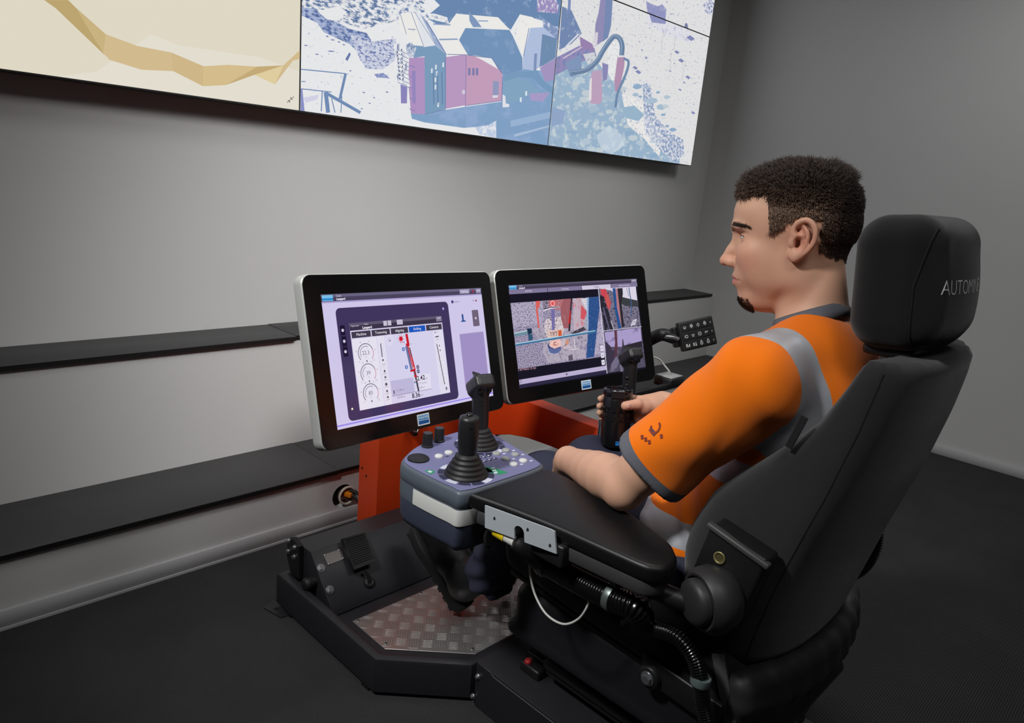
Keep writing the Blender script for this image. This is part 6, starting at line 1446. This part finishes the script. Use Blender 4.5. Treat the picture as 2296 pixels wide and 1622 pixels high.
def hair_rgb(a, z, r):
    t = side_t(z); dark = np.array([46, 34, 28.]); sidec = np.array([122, 98, 82.]) if a > -20 else np.array([64, 50, 44.])
    if -60 < a <= -20: k = (a+60)/40; sidec = sidec*(1-k)+np.array([122, 98, 82.])*k
    return lin((dark*t+sidec*(1-t))*(.75+.55*r))
N = 90000
dirs = rng.normal(size=(N, 3)); dirs /= np.linalg.norm(dirs, axis=1)[:, None]; hc0 = hd_(8, 0, 30)
dirs = dirs[(dirs@HF < .98) & (dirs[:, 2] > -.75)]
V = []; F = []; CV = []
for i in range(len(dirs)):
    d = Vector(dirs[i]); h2 = bvb.ray_cast(Vector(hc0), d)
    if h2[0] is None: continue
    p = np.array(h2[0]); n_ = np.array(d); a, l, z = loc(p)
    if abs(l) > 82 or is_ear(a, l, z): continue
    hl = hairline(a, l, z)
    if hl < -1.0 or (hl < 5 and rng.random() > .3+hl*.14): continue
    t = side_t(z); L_ = (.0075*(1-t)+.0185*t)*(.75+.5*rng.random())
    if z < 12: L_ *= .6
    if a > 84 and z > 60: L_ *= 1.25
    if a < -55 and z < 105: L_ *= .62
    elif a < -20 and z > 95: L_ *= 1.25
    top = HF*(.75 if a > 0 else -.25+.01*a)+HZ3*(.25 if a > -30 else .55)-HL*np.sign(l)*-.15
    if a > 92: top = HF*.75+HZ3*(-.55 if rng.random() < .65 else .8)
    sd = HF*-.45+HZ3*-.75
    fw = top*t+sd*(1-t); dv = n_*((.42+.5*(a < -20))*t+.16)+fw*.9+rng.normal(size=3)*(.20+.22*t); dv /= np.linalg.norm(dv)
    w = .00055+.00025*t; sx = np.cross(dv, n_+rng.normal(size=3)*.3); sx /= np.linalg.norm(sx)+1e-9; sy = np.cross(sx, dv)
    k = len(V); b0 = p+n_*(.0005+.005*t*rng.random()); mid = b0+dv*L_*.55+n_*L_*.10; tip = b0+dv*L_-n_*L_*.05+rng.normal(size=3)*L_*.08
    V += [b0+sx*w, b0-sx*w*.5+sy*w*.87, b0-sx*w*.5-sy*w*.87, mid+sx*w*.8, mid-sx*w*.4+sy*w*.7, mid-sx*w*.4-sy*w*.7, tip]
    F += [(k, k+1, k+4, k+3), (k+1, k+2, k+5, k+4), (k+2, k, k+3, k+5), (k+3, k+4, k+6), (k+4, k+5, k+6), (k+5, k+3, k+6)]
    c = hair_rgb(a, z, rng.random()); CV += [(*c, 1)]*7
def paint(me_, cols):
    at_ = me_.attributes.new('tint', 'FLOAT_COLOR', 'POINT'); at_.data.foreach_set('color', np.array(cols, 'f').ravel())
mbh = MB(); mbh.v = [tuple(p) for p in V]; mbh.f = F; mbh.sm = [True]*len(F)
hair = tag(mbh.build('hair_strands', m_hair, person), kind='stuff'); paint(hair.data, CV)
# solid cap under the strands
nv = np.empty(len(me.vertices)*3, 'f'); me.vertices.foreach_get('normal', nv); nv = nv.reshape(-1, 3)
lv = np.empty(len(me.loops), 'i'); me.loops.foreach_get('vertex_index', lv); pq = lv.reshape(-1, 4)
hmask = np.array([1 if (z > -24 and abs(l) < 82 and -110 < a < 115 and not is_ear(a, l, z) and hairline(a, l, z) > 1.5) else 0 for a, l, z in q])
fm = hmask[pq].all(1); us = np.unique(pq[fm]); rm = -np.ones(len(co), int); rm[us] = np.arange(len(us))
thick = np.array([.0008+.0065*side_t(z)*min(1, max(0, hairline(a, l, z)/14)) for a, l, z in q[us]])
mc = MB(); mc.v = [tuple(p) for p in co[us]+nv[us]*thick[:, None]]; mc.f = [tuple(x) for x in rm[pq[fm]]]; mc.sm = [True]*len(mc.f)
hcap = mc.build('hair_cap', m_hcap, person); paint(hcap.data, [(*hair_rgb(a, z, .25+.2*math.sin(a*1.3+z*1.1)), 1) for a, l, z in q[us]])
# eyebrows and chin beard as short strands
def strands(name, samples, L_, dirf, w, m_, label=None):
    V = []; F = []
    for p, n_ in samples:
        dv = dirf(p)+rng.normal(size=3)*.15+n_*.06; dv /= np.linalg.norm(dv); sx = np.cross(dv, n_); sx /= np.linalg.norm(sx)+1e-9; k = len(V); l_ = L_*(.7+.6*rng.random())
        b0 = p-n_*.0004; V += [b0+sx*w, b0-sx*w, b0+n_*w, b0+dv*l_+n_*.0006]; F += [(k, k+1, k+3), (k+1, k+2, k+3), (k+2, k, k+3)]
    m0 = MB(); m0.v = [tuple(p) for p in V]; m0.f = F; m0.sm = [True]*len(F); return tag(m0.build(name, m_, person), kind='stuff')
m_brow = mat('brow_hair', (62, 46, 38), .6); m_beard = mat('beard_hair', (58, 42, 34), .6)
bs = []
for s in (-1, 1):
    for i in range(1000):
        t = rng.random(); a = 117-30*t**1.3; l = s*(9+42*t); z = 14+8*math.sin(t*2.4)+rng.normal()*3.0*(1-.6*t)
        o = hd_(a+40, l*1.15, z); h_ = bvb.ray_cast(Vector(o), Vector(hd_(0, l*.7, z)-o).normalized())
        if h_[0]: bs.append((np.array(h_[0]), np.array(h_[1])))
strands('eyebrow_hair', bs, .0055, lambda p: (HL*np.sign(loc(p)[1])*.9-HF*.5+HZ3*.10), .0005, m_brow)
bs = []
for i in range(2600):
    l = rng.normal()*13; ang = math.radians(-4-96*rng.random()); o0 = hd_(58, l, -104); d = HF*math.cos(ang)+HZ3*math.sin(ang)
    if abs(l) > 30: continue
    h_ = bvb.ray_cast(Vector(o0+d*.08), Vector(-d), .08)
    if h_[0] and loc(np.array(h_[0]))[0] > 44: bs.append((np.array(h_[0]), np.array(h_[1])))
strands('chin_beard', bs, .0050, lambda p: -HZ3*.8-HF*.1, .0006, m_beard)

# ---- shirt
HEMT = .79
S_ = Soft()
S_.ell((XC, .462, .85), (.176, .112, .170), k=.05).ell((XC, .51, .68), (.172, .130, .15), k=.06).ell((XC, .605, .580), (.180, .150, .090), k=.05)
S_.cone((1.13, .492, .936), (1.42, .492, .936), .062, .062, k=.04)
S_.cone((XC-.03, .462, .975), (XC+.03, .462, .975), .062, .062, k=.03)
for s in (-1, 1): S_.cone((XC+s*.05, .480, .985), (XC+s*.155, .497, .948), .052, .054, k=.03)
for sh, el in ((SHL, ELL), (SHR, ELR)):
    d = (el-sh)/np.linalg.norm(el-sh); hem = sh+(el-sh)*HEMT
    capcone(S_, sh+np.array([0, -.004, -.004]), hem+np.array([0, -.003, -.003]), .077, .0735, [(hem, d)], .03)
S_.ell((XC, .505, 1.050), (.058, .060, .048), k=.006, mode='s')
S_.plane((XC, .55, .500), (0, .10, -1), .006)
def folds(p):
    x, y, z = p[..., 0], p[..., 1], p[..., 2]
    arm = np.clip(np.clip((1.115-x)/.04, 0, 1)+np.clip((x-1.435)/.04, 0, 1), 0, 1)
    u = (y-.497)*.60-(z-.934)*.80                          # along the upper arm
    v = (y-.497)*.80+(z-.934)*.60
    w1 = np.sin(46*v+9*u+2.2*np.sin(21*u)); w3 = np.sin(70*u+24*v+1.5*np.sin(30*v)); w2 = np.sin(80*(z-.35*y)+2.5*np.sin(17*y+11*x))
    low = np.clip((.80-z)/.15, 0, 1); m_ = np.clip((u-.02)/.08, 0, 1)
    return -(arm*(.0030*w1*(.35+.65*m_)+.0016*w3*(1-m_)-.0035*np.exp(-((v+.035+.25*u)/.010)**2)*m_)+(1-arm)*(.0010*w2+.0028*low*np.maximum(w2, 0)**2))
S_.op(folds, [-9]*3, [9]*3, .0, 'd')
ms = S_.mesh('shirt', .004)
# cut it along the reflective tape edges
bm = bmesh.new(); bm.from_mesh(ms); bpy.data.meshes.remove(ms)
def cut(o, n_): bmesh.ops.bisect_plane(bm, geom=bm.verts[:]+bm.edges[:]+bm.faces[:], dist=1e-6, plane_co=o, plane_no=n_)
for s in (-1, 1):
    for dx in (.120, .192): cut((XC+s*dx, 0, 0), (1, 0, 0))
TZ = [(.600, .645), (.742, .787)]; tn = np.array([0, .10, 1.0])
for a, b in TZ:
    for z in (a, b): cut((XC, .5, z), tuple(tn))
hems = []
for sh, el in ((SHL, ELL), (SHR, ELR)):
    d = (el-sh)/np.linalg.norm(el-sh); hem = sh+(el-sh)*HEMT; cut(tuple(hem-d*.023), tuple(d)); hems.append((hem, d))
groups = {'shirt': [], 'reflective_tape': [], 'left_trim': [], 'right_trim': []}
for f in bm.faces:
    c = np.array(f.calc_center_median()); g_ = 'shirt'; tz = (c-np.array([XC, .5, 0]))@tn
    dx = abs(c[0]-XC)
    if .120 < dx < .192 and c[2] > .765 and (c-np.array([SHL[0] if c[0] < XC else SHR[0], SHL[1], SHL[2]]))@np.array([0, .60, -.80]) < .075: g_ = 'reflective_tape'
    for a, b in TZ:
        if a < tz < b and dx < .215: g_ = 'reflective_tape'
    for hem, d in hems:
        t = (c-hem)@d
        if -.023 < t < .02 and np.linalg.norm(c-hem) < .11 and ((hem[0] < XC and c[0] < 1.125) or (hem[0] > XC and c[0] > 1.425)): g_ = 'left_trim' if hem[0] < XC else 'right_trim'
    groups[g_].append(f)
m_shirt = mat('orange_hi_vis', (236, 116, 14), .85, spec=.1, bump=.10, bscale=900, sheen=.15, var=.05, vscale=12)
m_tape = mat('reflective_tape', (176, 178, 184), .45, metal=.25, bump=.1, bscale=500); m_trim = mat('grey_trim', (92, 94, 102), .8, bump=.2, bscale=400)
idx = {v: i for i, v in enumerate(bm.verts)}
for nm, fs in groups.items():
    vs = {}; VV = []; FF = []; lift = 0
    for f in fs:
        r_ = []
        for v in f.verts:
            if v not in vs: vs[v] = len(VV); VV.append(tuple(v.co+v.normal*lift))
            r_.append(vs[v])
        FF.append(tuple(r_))
    m0 = MB(); m0.v = VV; m0.f = FF; m0.sm = [True]*len(FF)
    if nm == 'shirt': shirt = m0.build('shirt', m_shirt, person); SV, SF = VV, FF
    else: m0.build('reflective_tape' if nm == 'reflective_tape' else 'sleeve_trim', m_tape if nm == 'reflective_tape' else m_trim, shirt)
bm.free()
# collar
cc = np.array([XC, .497, 1.022]); c1 = np.array([0, .055, -.028]); c2 = np.array([.070, 0, 0]); cn = np.cross(c2, c1); cn /= np.linalg.norm(cn); cn = cn if cn[2] > 0 else -cn
V = []; n = 56
for k in range(n):
    t = 2*math.pi*k/n; r = c1*math.cos(t)+c2*math.sin(t)
    for s_, h in ((1.10, -.012), (1.06, .002), (1.0, .012), (.955, .016), (.93, .012), (.95, -.010)): V.append(cc+r*s_+cn*h)
MB().add(V, [(k*6+j, ((k+1) % n)*6+j, ((k+1) % n)*6+(j+1) % 6, k*6+(j+1) % 6) for k in range(n) for j in range(6)], True).build('collar', m_trim, shirt)
# small badge print on the left sleeve: ring with bar and three lines
bvs = BVHTree.FromPolygons(SV, SF)
def print_px(name, poly, m_):
    out = []
    for px, py in poly:
        h_ = bvs.ray_cast(Vector(CAM), Vector(ray(px, py)).normalized())
        if h_[0] is None: return
        out.append(np.array(h_[0])+np.array(h_[1])*.0012)
    MB().add(out, [tuple(range(len(out)))]).build(name, m_, shirt)
m_pr = mat('badge_print', (126, 42, 18), .7); m_pr2 = mat('badge_print_dark', (74, 52, 74), .7)
for k in range(10):
    t0, t1 = math.radians(-60+k*26), math.radians(-60+(k+1)*26); c = (1470, 960)
    print_px('badge_ring', [(c[0]+r*math.cos(t)*.8-r*math.sin(t)*.3, c[1]+r*math.sin(t)) for r, t in ((15, t0), (15, t1), (10, t1), (10, t0))], m_pr)
print_px('badge_bar', [(1455, 966), (1462, 960), (1473, 972), (1466, 979)], m_pr2)
for k, (x, y) in enumerate(((1440, 981), (1448, 986), (1456, 992), (1483, 979))): print_px('badge_mark', [(x-3, y-4), (x+3, y-5), (x+4, y+4), (x-2, y+5)], m_pr)

# ---- trousers
m_trs = mat('navy_trousers', (48, 50, 66), .85, spec=.2, bump=.25, bscale=350, var=.15, vscale=14)
T_ = Soft()
T_.ell((XC, .575, .535), (.185, .13, .085), k=.05)
for hp_, kn_, an_ in ((HIPL, KNL, ANL), (HIPR, KNR, ANR)):
    d = (an_-kn_)/np.linalg.norm(an_-kn_); hem = kn_+(an_-kn_)*1.0
    T_.cone(hp_, kn_, .086, .064, k=.05); capcone(T_, kn_, hem, .064, .066, [(hem, d)], .03)
T_.plane((XC, .5, .60), (0, -.5, 1), .01)
def tfolds(p):
    x, y, z = p[..., 0], p[..., 1], p[..., 2]; low = np.clip((.40-z)/.12, 0, 1)
    return -(.0016+.0022*low)*np.sin(120*z+50*y+2.0*np.sin(40*x))
T_.op(tfolds, [-9]*3, [9]*3, 0, 'd')
T_.build('trousers', m_trs, person, h=.005)
# ---- boots
m_boot2 = mat('boot_leather', (26, 26, 28), .45, spec=.4, bump=.15, bscale=250); m_sole = mat('boot_sole', (17, 17, 18), .75)
def boot(dx):
    heel = np.array([1.204+dx, 1.240, .098]); toe = np.array([1.185+dx, 1.432, .262]); u = toe-heel; L_ = np.linalg.norm(u); u /= L_
    xx = np.array([1., 0, 0]); w = np.cross(xx, u); w /= np.linalg.norm(w); xx = np.cross(u, w)     # w: up through the foot
    if w[2] < 0: w = -w
    w = w if w[1] < 0 else w
    P_ = lambda a, l, h: heel+u*a+xx*l+w*h
    b = Soft().cone(P_(.045, 0, .055), P_(.12, 0, .050), .042, .040, k=.03).cone(P_(.12, 0, .048), P_(.235, 0, .036), .041, .032, k=.03)
    b.cone(P_(.045, 0, .06), (ANL if dx == 0 else ANR)+np.array([0, -.005, .03]), .042, .044, k=.03).cone(P_(.035, 0, .03), P_(.035, 0, .07), .036, .034, k=.02)
    b.op(lambda p: (heel-p)@w+.012, [-9]*3, [9]*3, .004, 'i')
    o = b.build('boot', m_boot2, person, h=.004)
    out = [(-.006, -.026), (.02, -.036), (.08, -.034), (.14, -.040), (.19, -.044), (.235, -.034), (.256, -.012), (.256, .012), (.235, .036), (.19, .044), (.14, .036), (.08, .032), (.02, .036), (-.006, .026), (-.014, 0)]
    auto_smooth(MB().prism(closed_smooth(out, 4), heel-w*.020, u, xx, w, .034, bev=.004, seg=2).build('boot_sole', m_sole, o), 35)
    for k in range(9):
        a = .010+k*.028; MB().box(tuple(P_(a, 0, -.022)), (.066, .014, .008), M=frame(xx, u, w)).build('sole_lug', m_sole, o)
boot(0); boot(.165)
